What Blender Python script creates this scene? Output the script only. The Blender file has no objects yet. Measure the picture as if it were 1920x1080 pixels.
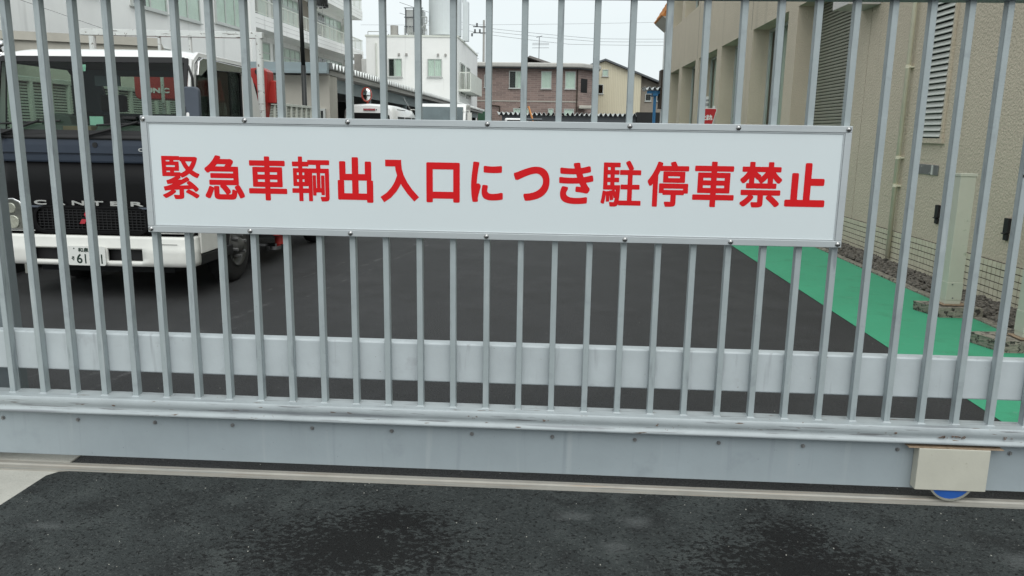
import bpy, bmesh, math, random
from mathutils import Vector, Matrix
random.seed(7)
S = bpy.context.scene
COL = S.collection
R = math.radians
PI = math.pi

# ---------------------------------------------------------------- camera
cam_d = bpy.data.cameras.new('camera')
cam = bpy.data.objects.new('camera', cam_d)
COL.objects.link(cam)
cam_d.sensor_width = 36.0
cam_d.lens = 1465.3 / 1920 * 36
cam_d.clip_start = 0.05
cam_d.clip_end = 3000
r_ = Vector((0.99824994, 0.05712344, 0.01529612))
u_ = Vector((-0.0261855, 0.19506411, 0.98044088))
f_ = Vector((-0.05302243, 0.97912558, -0.19621855))
M3 = Matrix((r_, u_, -f_)).transposed().to_4x4()
M3.translation = Vector((0, -3.18, 1.5))
cam.matrix_world = M3
S.camera = cam

# ---------------------------------------------------------------- world, sun, exposure
SUN_EL, SUN_AZ = 52.0, 168.0          # high soft sun behind the camera
w = bpy.data.worlds.new('World')
S.world = w
w.use_nodes = True
nt = w.node_tree
nt.nodes.clear()
N = nt.nodes.new
out = N('ShaderNodeOutputWorld'); bg = N('ShaderNodeBackground')
sky = N('ShaderNodeTexSky'); sky.sky_type = 'NISHITA'; sky.sun_disc = False
sky.sun_elevation = R(SUN_EL); sky.sun_rotation = R(SUN_AZ)
sky.air_density = 1.0; sky.dust_density = 4.0; sky.ozone_density = 1.0
tc = N('ShaderNodeTexCoord'); mp = N('ShaderNodeMapping'); mp.inputs['Scale'].default_value = (1, 1, 2.2)
noi = N('ShaderNodeTexNoise'); noi.inputs['Scale'].default_value = 2.2; noi.inputs['Detail'].default_value = 5
rmp = N('ShaderNodeValToRGB')
rmp.color_ramp.elements[0].position = .32; rmp.color_ramp.elements[0].color = (7.6, 8.35, 8.5, 1)
rmp.color_ramp.elements[1].position = .68; rmp.color_ramp.elements[1].color = (8.5, 9.05, 9.15, 1)
mx = N('ShaderNodeMix'); mx.data_type = 'RGBA'; mx.inputs[0].default_value = .93
nt.links.new(tc.outputs['Generated'], mp.inputs[0]); nt.links.new(mp.outputs[0], noi.inputs['Vector'])
nt.links.new(noi.outputs['Fac'], rmp.inputs[0])
nt.links.new(sky.outputs[0], mx.inputs[6]); nt.links.new(rmp.outputs[0], mx.inputs[7])
nt.links.new(mx.outputs[2], bg.inputs[0]); bg.inputs[1].default_value = .1
nt.links.new(bg.outputs[0], out.inputs[0])
sl = bpy.data.lights.new('sun', 'SUN'); sl.energy = 1.5; sl.angle = R(60); sl.color = (1, .995, .965)
so = bpy.data.objects.new('sun', sl); COL.objects.link(so)
so.rotation_euler = (R(90 - SUN_EL), 0, R(180 - SUN_AZ))
S.view_settings.view_transform = 'Standard'; S.view_settings.look = 'None'
S.view_settings.exposure = .2; S.view_settings.gamma = 1; S.view_settings.use_curve_mapping = False

# ---------------------------------------------------------------- materials
def mat(name, col, rough=.6, metal=0., var=.12, vs=2.5, bump=0., bs=60., spots=None, streak=None, coat=0., spec=.5):
    m = bpy.data.materials.new(name); m.use_nodes = True
    t = m.node_tree; n = t.nodes.new; L = t.links.new
    p = t.nodes['Principled BSDF']
    p.inputs['Roughness'].default_value = rough; p.inputs['Metallic'].default_value = metal
    p.inputs['Coat Weight'].default_value = coat; p.inputs['Specular IOR Level'].default_value = spec
    g = n('ShaderNodeNewGeometry')
    cur = None
    a = n('ShaderNodeTexNoise'); a.inputs['Scale'].default_value = vs; a.inputs['Detail'].default_value = 6; a.inputs['Roughness'].default_value = .65
    L(g.outputs['Position'], a.inputs['Vector'])
    r = n('ShaderNodeValToRGB'); r.color_ramp.elements[0].position = .3; r.color_ramp.elements[1].position = .7
    r.color_ramp.elements[0].color = (*[c * (1 - var) for c in col], 1); r.color_ramp.elements[1].color = (*[min(1, c * (1 + var)) for c in col], 1)
    L(a.outputs['Fac'], r.inputs[0]); cur = r.outputs[0]
    def over(fac, c2, cur):
        x = n('ShaderNodeMix'); x.data_type = 'RGBA'; L(fac, x.inputs[0]); L(cur, x.inputs[6]); x.inputs[7].default_value = (*c2, 1)
        return x.outputs[2]
    if spots:                       # (colour, scale, threshold, softness)
        for c2, sc, th, sf in (spots if isinstance(spots, list) else [spots]):
            b = n('ShaderNodeTexNoise'); b.inputs['Scale'].default_value = sc; b.inputs['Detail'].default_value = 4; b.inputs['Roughness'].default_value = .7
            L(g.outputs['Position'], b.inputs['Vector'])
            q = n('ShaderNodeMapRange'); q.inputs[1].default_value = th; q.inputs[2].default_value = th + sf
            L(b.outputs['Fac'], q.inputs[0]); cur = over(q.outputs[0], c2, cur)
    if streak:                      # (colour, (sx,sy,sz), threshold, softness) noise stretched along one axis
        for c2, scl, th, sf in (streak if isinstance(streak, list) else [streak]):
            k = n('ShaderNodeMapping'); k.inputs['Scale'].default_value = scl; L(g.outputs['Position'], k.inputs[0])
            b = n('ShaderNodeTexNoise'); b.inputs['Scale'].default_value = 1; b.inputs['Detail'].default_value = 5
            L(k.outputs[0], b.inputs['Vector'])
            q = n('ShaderNodeMapRange'); q.inputs[1].default_value = th; q.inputs[2].default_value = th + sf
            L(b.outputs['Fac'], q.inputs[0]); cur = over(q.outputs[0], c2, cur)
    L(cur, p.inputs['Base Color'])
    if bump:
        b = n('ShaderNodeTexNoise'); b.inputs['Scale'].default_value = bs; b.inputs['Detail'].default_value = 5
        L(g.outputs['Position'], b.inputs['Vector'])
        bb = n('ShaderNodeBump'); bb.inputs['Strength'].default_value = min(1, bump); bb.inputs['Distance'].default_value = .01 * max(1, bump)
        L(b.outputs['Fac'], bb.inputs['Height']); L(bb.outputs[0], p.inputs['Normal'])
    return m

def glass(name, tint, gloss=.9, ior=1.5):
    m = bpy.data.materials.new(name); m.use_nodes = True
    t = m.node_tree; n = t.nodes.new; L = t.links.new; t.nodes.clear()
    o = n('ShaderNodeOutputMaterial'); tr = n('ShaderNodeBsdfTransparent'); gl = n('ShaderNodeBsdfGlossy'); mi = n('ShaderNodeMixShader'); fr = n('ShaderNodeFresnel')
    tr.inputs[0].default_value = (*tint, 1); gl.inputs[0].default_value = (gloss, gloss, gloss, 1); gl.inputs['Roughness'].default_value = .02
    fr.inputs[0].default_value = ior
    ge = n('ShaderNodeNewGeometry'); iv = n('ShaderNodeMath'); iv.operation = 'SUBTRACT'; iv.inputs[0].default_value = 1; L(ge.outputs['Backfacing'], iv.inputs[1])
    mu = n('ShaderNodeMath'); mu.operation = 'MULTIPLY'; L(fr.outputs[0], mu.inputs[0]); L(iv.outputs[0], mu.inputs[1])
    L(mu.outputs[0], mi.inputs[0]); L(tr.outputs[0], mi.inputs[1]); L(gl.outputs[0], mi.inputs[2]); L(mi.outputs[0], o.inputs[0])
    return m

GP = (.33, .375, .385)
M = {}
M['gate'] = mat('gate_paint', GP, .5, var=.07, vs=9, bump=.08, bs=120,
    spots=[((.275, .31, .325), 7, .56, .12), ((.13, .11, .10), 60, .70, .02)], streak=[((.235, .265, .28), (34, 34, 4.5), .61, .10), ((.42, .46, .465), (26, 26, 3), .60, .14)])
M['gate_rail'] = mat('gate_rail_paint', (.375, .415, .43), .45, var=.08, vs=7, bump=.08, bs=100,
    spots=[((.32, .355, .37), 5, .60, .14), ((.17, .11, .08), 48, .68, .02)], streak=[((.25, .27, .29), (1.6, 34, 46), .60, .08), ((.13, .085, .06), (10, 55, 70), .675, .02), ((.20, .21, .22), (5, 90, 120), .62, .05)])
M['gate_beam'] = mat('gate_beam_paint', (.47, .515, .535), .5, var=.07, vs=5, bump=.05, bs=90,
    spots=[((.41, .44, .46), 6, .62, .12), ((.18, .15, .12), 60, .71, .02)], streak=[((.36, .39, .41), (26, 26, 2.5), .60, .12)])
M['skirt'] = mat('skirt_paint', (.30, .345, .37), .42, var=.06, vs=3, bump=.04, bs=60,
    spots=[((.265, .305, .33), 4, .60, .16), ((.10, .10, .10), 75, .71, .015)], streak=[((.265, .305, .33), (24, 24, 1.6), .60, .14), ((.34, .38, .40), (18, 18, 1.2), .60, .14)])
M['post_paint'] = mat('dull_post_paint', (.21, .24, .255), .55, var=.12, vs=5)
M['bolt'] = mat('bolt_steel', (.25, .25, .25), .5, .6, var=.3, vs=60)
M['cream_box'] = mat('cream_box_paint', (.50, .49, .42), .5, var=.06, vs=6, bump=.04, bs=90, spots=((.36, .34, .27), 14, .66, .06))
M['rust'] = mat('rusty_edge', (.30, .22, .15), .8, var=.35, vs=40, bump=.3)
M['rust_dark'] = mat('rust_scar', (.17, .12, .095), .9, var=.4, vs=60)
M['blue_wheel'] = mat('blue_urethane', (.015, .085, .34), .45, var=.1, vs=30)
M['wheel_rub'] = mat('worn_rubber', (.22, .22, .19), .7, var=.2, vs=40)
M['sign_face'] = mat('sign_face', (.63, .69, .71), .38, var=.012, vs=2)
M['alu'] = mat('sign_aluminium', (.48, .515, .53), .42, .35, var=.05, vs=4, streak=((.45, .48, .5), (1.5, 60, 60), .6, .1))
M['red_print'] = mat('red_lettering', (.62, .008, .012), .6, var=.03, spec=.2)
M['chrome'] = mat('chrome', (.6, .6, .6), .12, 1, var=.02)
M['screw'] = mat('screw_steel', (.42, .42, .42), .25, 1, var=.05)
M['asphalt_in'] = mat('yard_asphalt', (.029, .0298, .0318), .72, var=.28, vs=1.1, bump=2.0, bs=110,
    spots=[((.0185, .0185, .0195), 1.7, .52, .16), ((.041, .042, .0445), .8, .52, .12), ((.050, .050, .050), 95, .56, .06), ((.009, .009, .009), 75, .56, .05), ((.13, .13, .125), 110, .71, .02)])
M['concrete'] = mat('concrete', (.42, .41, .37), .85, var=.13, vs=4, bump=.35, bs=70, spots=[((.06, .06, .055), 38, .71, .02), ((.28, .27, .24), 3, .6, .1)])
M['concrete_dark'] = mat('mossy_concrete', (.24, .22, .18), .9, var=.3, vs=14, bump=.9, bs=45, spots=[((.045, .04, .035), 22, .53, .06), ((.42, .40, .35), 30, .66, .04)])
M['track'] = mat('track_steel', (.35, .335, .30), .55, .2, var=.1, vs=8, bump=.08, bs=60, streak=[((.33, .26, .20), (2.5, 120, 10), .55, .15), ((.21, .22, .215), (1.6, 90, 10), .58, .1)], spots=((.06, .06, .06), 50, .73, .02))
M['green'] = mat('green_coating', (.045, .32, .175), .8, var=.08, vs=1.6, bump=.3, bs=130, spots=[((.04, .25, .135), 3.2, .52, .2), ((.10, .30, .20), 9, .62, .1), ((.03, .06, .04), 60, .75, .02)])
M['stone'] = mat('gravel_stone', (.12, .108, .092), .9, var=.85, vs=26, bump=.4, bs=60)
M['soil'] = mat('dark_soil', (.05, .044, .036), .95, var=.3, vs=15, bump=.6)
M['stucco'] = mat('beige_stucco', (.56, .49, .385), .9, var=.05, vs=1.1, bump=1.4, bs=42, streak=((.44, .385, .30), (2.2, 2.2, .16), .6, .2))
M['tile'] = mat('cream_tile', (.62, .58, .45), .45, var=.10, vs=11, spots=((.33, .28, .2), 9, .66, .04))
M['mortar'] = mat('dark_mortar', (.055, .045, .035), .95, var=.2)
M['pale_metal'] = mat('pale_green_metal', (.53, .54, .45), .5, var=.05, vs=5, bump=.03, spots=((.3, .34, .24), 5, .62, .08))
M['pipe'] = mat('cream_pipe', (.72, .68, .53), .5, var=.06, vs=5)
M['louver'] = mat('louver_paint', (.55, .56, .52), .5, var=.05)
M['black'] = mat('black_rubber', (.008, .008, .009), .6, var=.2)
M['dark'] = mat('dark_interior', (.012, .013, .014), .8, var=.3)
M['steelplate'] = mat('steel_plate', (.30, .31, .31), .3, .7, var=.1, vs=9)
M['shutter'] = mat('olive_shutter', (.25, .25, .2), .5, var=.06)
M['alframe'] = mat('window_aluminium', (.50, .52, .50), .4, .3, var=.05)
M['curtain'] = mat('curtain_cloth', (.72, .75, .71), .9, var=.1, vs=1.5)
M['pane'] = glass('window_pane', (.90, .945, .92), .8, 1.45)
M['pane_dark'] = glass('dark_window_pane', (.22, .25, .25), .9, 1.5)
M['white_paint'] = mat('white_vehicle_paint', (.80, .80, .79), .3, var=.03, coat=.5)
M['white_dirty'] = mat('bumper_white', (.74, .74, .70), .38, var=.06, vs=5, coat=.2, spots=((.4, .38, .32), 26, .73, .03))
M['slate'] = mat('slate_blue_panel', (.028, .038, .056), .45, var=.08, spec=.3)
M['gloss_black'] = mat('black_panel', (.005, .005, .0055), .38, var=.15, vs=5, spec=.16)
M['plastic'] = mat('grey_plastic', (.07, .085, .11), .5, var=.1)
M['dash'] = mat('dashboard', (.07, .085, .075), .8, var=.15)
M['seat'] = mat('dark_seat', (.03, .03, .032), .9, var=.2)
M['tyre'] = mat('tyre_rubber', (.013, .013, .013), .85, var=.25, vs=20, bump=.2)
M['rim'] = mat('rim_paint', (.07, .07, .066), .5, .2, var=.2, vs=20)
M['crane'] = mat('crane_red', (.42, .028, .022), .5, var=.1, vs=4, coat=.3, spots=((.3, .02, .015), 12, .66, .06))
M['lamp_red'] = mat('red_lens', (.28, .01, .02), .15, var=.05, coat=1)
M['lamp_clear'] = mat('headlight_lens', (.42, .43, .36), .12, .5, var=.25, vs=30, coat=1)
M['tint_dark'] = mat('headlight_reflector', (.13, .135, .12), .2, .5, var=.3, vs=25, coat=1)
M['wind'] = glass('windscreen_glass', (.78, .84, .80), .7, 1.38)
M['tint'] = glass('tinted_vehicle_glass', (.30, .32, .32), .6, 1.4)
M['rack'] = mat('flaking_white_rack', (.62, .64, .62), .55, var=.08, vs=9, bump=.2, spots=((.13, .10, .08), 26, .62, .03), streak=((.10, .08, .07), (4, 8, 50), .66, .03))
M['fence'] = mat('white_fence_paint', (.66, .68, .62), .6, var=.08)
M['schoolw'] = mat('white_render', (.86, .86, .84), .85, var=.04, vs=.5, streak=((.60, .60, .585), (1.8, 1.8, .12), .62, .18))
M['soffit'] = mat('grey_soffit', (.36, .35, .33), .9, var=.08)
M['brownpanel'] = mat('taupe_panel', (.27, .24, .20), .8, var=.08)
M['fascia'] = mat('blue_grey_fascia', (.26, .32, .34), .5, var=.05, vs=1)
M['cream_wall'] = mat('cream_plaster', (.46, .44, .39), .9, var=.06, vs=1.2, streak=((.36, .34, .3), (1.5, 1.5, .2), .62, .15))
M['greywall'] = mat('weathered_concrete_wall', (.46, .44, .385), .9, var=.1, vs=1.6, bump=.3, bs=20, streak=((.22, .2, .17), (2.5, 2.5, .25), .6, .15))
M['fold'] = mat('galvanised_roof', (.66, .68, .67), .45, .2, var=.06)
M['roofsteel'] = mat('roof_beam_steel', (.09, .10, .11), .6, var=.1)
M['mirrorface'] = mat('mirror_glass', (.75, .78, .78), .03, 1, var=0)
M['orange'] = mat('orange_rim', (.40, .06, .04), .4, var=.05)
M['dpole'] = mat('dark_bronze_pole', (.018, .02, .02), .45, .3, var=.1)
M['brown_roofedge'] = mat('grey_roof_edge', (.46, .45, .42), .6, var=.06)
M['yellow'] = None; M['pink'] = None
M['otile'] = mat('orange_roof_tile', (.50, .21, .06), .7, var=.3, vs=5)
M['dtile'] = mat('dark_roof_tile', (.16, .15, .145), .8, var=.15, vs=3)
M['bluesteel'] = mat('blue_steel', (.03, .17, .36), .5, var=.06)
M['greenbox'] = mat('green_sheet', (.03, .09, .05), .6, var=.1)
M['tank'] = mat('white_tank', (.60, .64, .65), .5, var=.05, vs=.5)
M['steel_tank'] = mat('stainless', (.45, .46, .45), .35, .6, var=.15, vs=1.5)
M['wood'] = mat('dark_wood', (.05, .035, .025), .8, var=.2)
M['hillm'] = mat('hazy_hill_green', (.20, .26, .28), 1, var=.15, vs=.03)  # bluish distance haze is mixed into the base colour
M['wire'] = mat('cable', (.10, .105, .11), .7, var=.05)
M['stopred'] = mat('stop_red', (.50, .02, .025), .45, var=.04)
M['whiteprint'] = mat('white_print', (.8, .8, .78), .5, var=.02)
M['darkprint'] = mat('dark_print', (.01, .03, .02), .5, var=.02)
M['plate'] = mat('number_plate_white', (.72, .73, .70), .45, var=.03)
M['emblem'] = mat('red_emblem', (.42, .012, .03), .25, var=.03, coat=.6)
M['silver'] = mat('silver_badge', (.6, .6, .58), .25, .7, var=.03)
M['sticker'] = mat('sticker_mint', (.45, .75, .65), .5, var=.02)
M['amber'] = mat('amber', (.7, .3, .1), .4, var=.05)
M['umber'] = mat('cardboard', (.25, .17, .11), .8, var=.1)
M['cone'] = mat('bollard_white', (.62, .63, .60), .6, var=.05)

def brickmat(name, c1, c2, mort, bw, bh, axis='x', off=.5, msize=.012, vertical=False):
    m = mat(name, c1, .85, var=.05)
    t = m.node_tree; n = t.nodes.new; L = t.links.new; p = t.nodes['Principled BSDF']
    g = n('ShaderNodeNewGeometry'); sp = n('ShaderNodeSeparateXYZ'); cb = n('ShaderNodeCombineXYZ')
    L(g.outputs['Position'], sp.inputs[0]); L(sp.outputs[0 if axis == 'x' else 1], cb.inputs[0]); L(sp.outputs[2], cb.inputs[1])
    b = n('ShaderNodeTexBrick'); L(cb.outputs[0], b.inputs['Vector']); b.offset = off
    b.inputs['Color1'].default_value = (*c1, 1); b.inputs['Color2'].default_value = (*c2, 1); b.inputs['Mortar'].default_value = (*mort, 1)
    b.inputs['Scale'].default_value = 1; b.inputs['Brick Width'].default_value = bw; b.inputs['Row Height'].default_value = bh; b.inputs['Mortar Size'].default_value = msize
    L(b.outputs['Color'], p.inputs['Base Color'])
    bb = n('ShaderNodeBump'); bb.inputs['Strength'].default_value = .6; bb.inputs['Distance'].default_value = .02; bb.invert = True
    L(b.outputs['Fac'], bb.inputs['Height']); L(bb.outputs[0], p.inputs['Normal'])
    return m
M['pink'] = brickmat('pink_brick_cladding', (.29, .21, .185), (.205, .15, .135), (.34, .285, .255), .62, .17, msize=.014)
M['yellow'] = brickmat('cream_ribbed_sheet', (.66, .61, .46), (.64, .59, .44), (.56, .51, .38), .17, 40, off=0, msize=.02)

def asphalt_out():
    m = mat('street_asphalt', (.043, .050, .0495), .8, var=.22, vs=2.3, bump=2.4, bs=105,
            spots=[((.024, .027, .027), 3.2, .50, .14), ((.064, .073, .071), 4.5, .52, .14), ((.085, .092, .09), 80, .57, .06), ((.008, .009, .009), 65, .56, .05), ((.30, .30, .29), 75, .735, .015)], spec=.3)
    t = m.node_tree; n = t.nodes.new; L = t.links.new; p = t.nodes['Principled BSDF']
    src = p.inputs['Base Color'].links[0].from_socket
    g = n('ShaderNodeNewGeometry')
    # two damp oil stains with ragged outlines, and a few pale scuffs
    cur = src; stain_fac = None
    for cx, cy, rx, ry in ((-.70, -.60, .36, .21), (-.60, -.40, .20, .10), (.90, -.62, .34, .20), (.93, -.40, .15, .13)):
        v = n('ShaderNodeVectorMath'); v.operation = 'SUBTRACT'; L(g.outputs['Position'], v.inputs[0]); v.inputs[1].default_value = (cx, cy, 0)
        v2 = n('ShaderNodeVectorMath'); v2.operation = 'MULTIPLY'; L(v.outputs[0], v2.inputs[0]); v2.inputs[1].default_value = (1 / rx, 1 / ry, 0)
        ln = n('ShaderNodeVectorMath'); ln.operation = 'LENGTH'; L(v2.outputs[0], ln.inputs[0])
        k = n('ShaderNodeMapping'); k.inputs['Scale'].default_value = (34, 46, 34); L(g.outputs['Position'], k.inputs[0])
        no = n('ShaderNodeTexNoise'); no.inputs['Scale'].default_value = 1; no.inputs['Detail'].default_value = 9; no.inputs['Roughness'].default_value = .75
        L(k.outputs[0], no.inputs['Vector'])
        a = n('ShaderNodeMath'); a.operation = 'MULTIPLY_ADD'; L(no.outputs['Fac'], a.inputs[0]); a.inputs[1].default_value = 7.5; a.inputs[2].default_value = -3.35
        b = n('ShaderNodeMath'); b.operation = 'SUBTRACT'; L(a.outputs[0], b.inputs[0]); L(ln.outputs['Value'], b.inputs[1])
        c = n('ShaderNodeMapRange'); c.inputs[1].default_value = -.62; c.inputs[2].default_value = -.50; c.inputs[4].default_value = .94; L(b.outputs[0], c.inputs[0])
        x = n('ShaderNodeMix'); x.data_type = 'RGBA'; L(c.outputs[0], x.inputs[0]); L(cur, x.inputs[6]); x.inputs[7].default_value = (.006, .006, .006, 1)
        cur = x.outputs[2]
    for cx, cy, rx, ry in ((.10, -.30, .10, .05), (.35, -.33, .08, .06), (.25, -.52, .07, .05), (-1.9, -.55, .10, .035), (1.75, -.5, .14, .08)):
        v = n('ShaderNodeVectorMath'); v.operation = 'SUBTRACT'; L(g.outputs['Position'], v.inputs[0]); v.inputs[1].default_value = (cx, cy, 0)
        v2 = n('ShaderNodeVectorMath'); v2.operation = 'MULTIPLY'; L(v.outputs[0], v2.inputs[0]); v2.inputs[1].default_value = (1 / rx, 1 / ry, 0)
        ln = n('ShaderNodeVectorMath'); ln.operation = 'LENGTH'; L(v2.outputs[0], ln.inputs[0])
        no = n('ShaderNodeTexNoise'); no.inputs['Scale'].default_value = 22; no.inputs['Detail'].default_value = 5
        L(g.outputs['Position'], no.inputs['Vector'])
        b = n('ShaderNodeMath'); b.operation = 'SUBTRACT'; L(no.outputs['Fac'], b.inputs[0]); L(ln.outputs['Value'], b.inputs[1])
        c = n('ShaderNodeMapRange'); c.inputs[1].default_value = -.5; c.inputs[2].default_value = .2; c.inputs[4].default_value = .35; L(b.outputs[0], c.inputs[0])
        x = n('ShaderNodeMix'); x.data_type = 'RGBA'; L(c.outputs[0], x.inputs[0]); L(cur, x.inputs[6]); x.inputs[7].default_value = (.17, .18, .18, 1)
        cur = x.outputs[2]
    L(cur, p.inputs['Base Color'])
    return m
M['asphalt_out'] = asphalt_out()

def yard_scuffs(m):
    t = m.node_tree; n = t.nodes.new; L = t.links.new; p = t.nodes['Principled BSDF']
    cur = p.inputs['Base Color'].links[0].from_socket
    g = n('ShaderNodeNewGeometry'); sp = n('ShaderNodeSeparateXYZ'); L(g.outputs['Position'], sp.inputs[0])
    for a0, sl_, wd in ((-3.02, .165, .05), (-2.82, .16, .03), (-3.35, .17, .02)):     # x = a0 + sl*y : worn tyre lines
        q = n('ShaderNodeMath'); q.operation = 'MULTIPLY_ADD'; L(sp.outputs[1], q.inputs[0]); q.inputs[1].default_value = -sl_; q.inputs[2].default_value = -a0
        d = n('ShaderNodeMath'); d.operation = 'ADD'; L(q.outputs[0], d.inputs[0]); L(sp.outputs[0], d.inputs[1])
        ab = n('ShaderNodeMath'); ab.operation = 'ABSOLUTE'; L(d.outputs[0], ab.inputs[0])
        no = n('ShaderNodeTexNoise'); no.inputs['Scale'].default_value = 5; no.inputs['Detail'].default_value = 8; no.inputs['Roughness'].default_value = .8
        L(g.outputs['Position'], no.inputs['Vector'])
        e = n('ShaderNodeMapRange'); e.inputs[1].default_value = .5; e.inputs[2].default_value = .75; L(no.outputs['Fac'], e.inputs[0])
        f = n('ShaderNodeMapRange'); f.inputs[1].default_value = wd; f.inputs[2].default_value = 0; f.inputs[3].default_value = 0; f.inputs[4].default_value = 1.0; L(ab.outputs[0], f.inputs[0])
        h = n('ShaderNodeMath'); h.operation = 'MULTIPLY'; L(e.outputs[0], h.inputs[0]); L(f.outputs[0], h.inputs[1])
        x = n('ShaderNodeMix'); x.data_type = 'RGBA'; L(h.outputs[0], x.inputs[0]); L(cur, x.inputs[6]); x.inputs[7].default_value = (.20, .20, .20, 1)
        cur = x.outputs[2]
    L(cur, p.inputs['Base Color'])
yard_scuffs(M['asphalt_in'])

# ---------------------------------------------------------------- mesh helpers
ORIG = {}
def org(o):
    return ORIG.get(o.name, Vector((0, 0, 0))) if o else Vector((0, 0, 0))

class B:
    def __init__(s): s.bm = bmesh.new()
    def hexa(s, p):                     # 8 points: bottom 4 ccw, top 4 ccw
        v = [s.bm.verts.new(q) for q in p]
        for f in ((3, 2, 1, 0), (4, 5, 6, 7), (0, 1, 5, 4), (1, 2, 6, 5), (2, 3, 7, 6), (3, 0, 4, 7)):
            s.bm.faces.new([v[i] for i in f])
        return s
    def box(s, x0, x1, y0, y1, z0, z1):
        return s.hexa([(x0, y0, z0), (x1, y0, z0), (x1, y1, z0), (x0, y1, z0), (x0, y0, z1), (x1, y0, z1), (x1, y1, z1), (x0, y1, z1)])
    def cyl(s, p0, p1, r, n=12, r2=None):
        p0, p1 = Vector(p0), Vector(p1); r2 = r if r2 is None else r2
        d = (p1 - p0).normalized(); a = d.orthogonal().normalized(); b = d.cross(a)
        A = [s.bm.verts.new(p0 + (a * math.cos(2 * PI * i / n) + b * math.sin(2 * PI * i / n)) * r) for i in range(n)]
        C = [s.bm.verts.new(p1 + (a * math.cos(2 * PI * i / n) + b * math.sin(2 * PI * i / n)) * r2) for i in range(n)]
        for i in range(n):
            s.bm.faces.new((A[i], A[(i + 1) % n], C[(i + 1) % n], C[i]))
        s.bm.faces.new(A[::-1]); s.bm.faces.new(C)
        return s
    def tube(s, pts, r, n=8):
        for a, b in zip(pts, pts[1:]): s.cyl(a, b, r, n)
        return s
    def bar(s, p0, p1, w_, h_, up=(0, 0, 1)):
        p0, p1 = Vector(p0), Vector(p1); d = (p1 - p0).normalized(); sd = d.cross(Vector(up)).normalized(); u = sd.cross(d)
        q = []
        for p in (p0, p1):
            q.append([p - sd * w_ / 2 - u * h_ / 2, p + sd * w_ / 2 - u * h_ / 2, p + sd * w_ / 2 + u * h_ / 2, p - sd * w_ / 2 + u * h_ / 2])
        return s.hexa(q[0] + q[1])
    def prism(s, poly, ax, a, b):       # poly of 2-D points in the other two axes
        def P(q, t):
            return {'x': (t, q[0], q[1]), 'y': (q[0], t, q[1]), 'z': (q[0], q[1], t)}[ax]
        A = [s.bm.verts.new(P(q, a)) for q in poly]; C = [s.bm.verts.new(P(q, b)) for q in poly]
        n = len(poly)
        for i in range(n): s.bm.faces.new((A[i], A[(i + 1) % n], C[(i + 1) % n], C[i]))
        s.bm.faces.new(A[::-1]); s.bm.faces.new(C)
        return s
    def ring(s, outer, inner, ax, a, b):    # plate with a hole: outer and inner loops with equal point counts
        def P(q, t):
            return {'x': (t, q[0], q[1]), 'y': (q[0], t, q[1]), 'z': (q[0], q[1], t)}[ax]
        n = len(outer)
        V = [[s.bm.verts.new(P(q, t)) for q in lp] for t in (a, b) for lp in (outer, inner)]
        oa, ia, ob, ib = V
        for i in range(n):
            j = (i + 1) % n
            s.bm.faces.new((oa[i], oa[j], ia[j], ia[i])); s.bm.faces.new((ob[j], ob[i], ib[i], ib[j]))
            s.bm.faces.new((oa[j], oa[i], ob[i], ob[j])); s.bm.faces.new((ia[i], ia[j], ib[j], ib[i]))
        return s
    def grid(s, rows, skip=None):
        V = [[s.bm.verts.new(p) for p in r] for r in rows]
        for i in range(len(V) - 1):
            for j in range(len(V[0]) - 1):
                if skip and skip(i, j): continue
                s.bm.faces.new((V[i][j], V[i][j + 1], V[i + 1][j + 1], V[i + 1][j]))
        return s
    def build(s, name, m, parent=None, bevel=0, smooth=False, solid=0, seg=2, shift=None):
        me = bpy.data.meshes.new(name)
        bmesh.ops.recalc_face_normals(s.bm, faces=s.bm.faces)
        off = -(shift if shift is not None else org(parent))
        bmesh.ops.translate(s.bm, verts=s.bm.verts, vec=off)
        s.bm.to_mesh(me); s.bm.free()
        me.materials.append(m)
        o = bpy.data.objects.new(name, me); COL.objects.link(o)
        if parent:
            o.parent = parent; ORIG[o.name] = org(parent).copy()
        if shift is not None and not parent:
            o.location = shift; ORIG[o.name] = Vector(shift)
        if solid:
            q = o.modifiers.new('solid', 'SOLIDIFY'); q.thickness = solid; q.offset = -1
        if bevel:
            q = o.modifiers.new('bevel', 'BEVEL'); q.width = bevel; q.segments = seg; q.limit_method = 'ANGLE'; q.angle_limit = R(40)
            me.shade_smooth()
            try: q.harden_normals = True
            except Exception: pass
        elif smooth:
            me.shade_smooth()
        return o

def tag(o, label, cat, group=None, kind=None):
    o['label'] = label; o['category'] = cat
    if group: o['group'] = group
    if kind: o['kind'] = kind
    return o
def thing(name, loc, label, cat, group=None):
    o = bpy.data.objects.new(name, None); COL.objects.link(o); o.location = loc
    o.empty_display_size = .2
    ORIG[o.name] = Vector(loc)
    return tag(o, label, cat, group)
def struct(o, label, kind='structure'):
    o['kind'] = kind; o['label'] = label
    return o
def put(src, parent, loc, rot=None):
    o = src.copy(); COL.objects.link(o); o.parent = parent; o.location = loc
    if rot: o.rotation_euler = rot
    ORIG[o.name] = org(parent)
    return o

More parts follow.
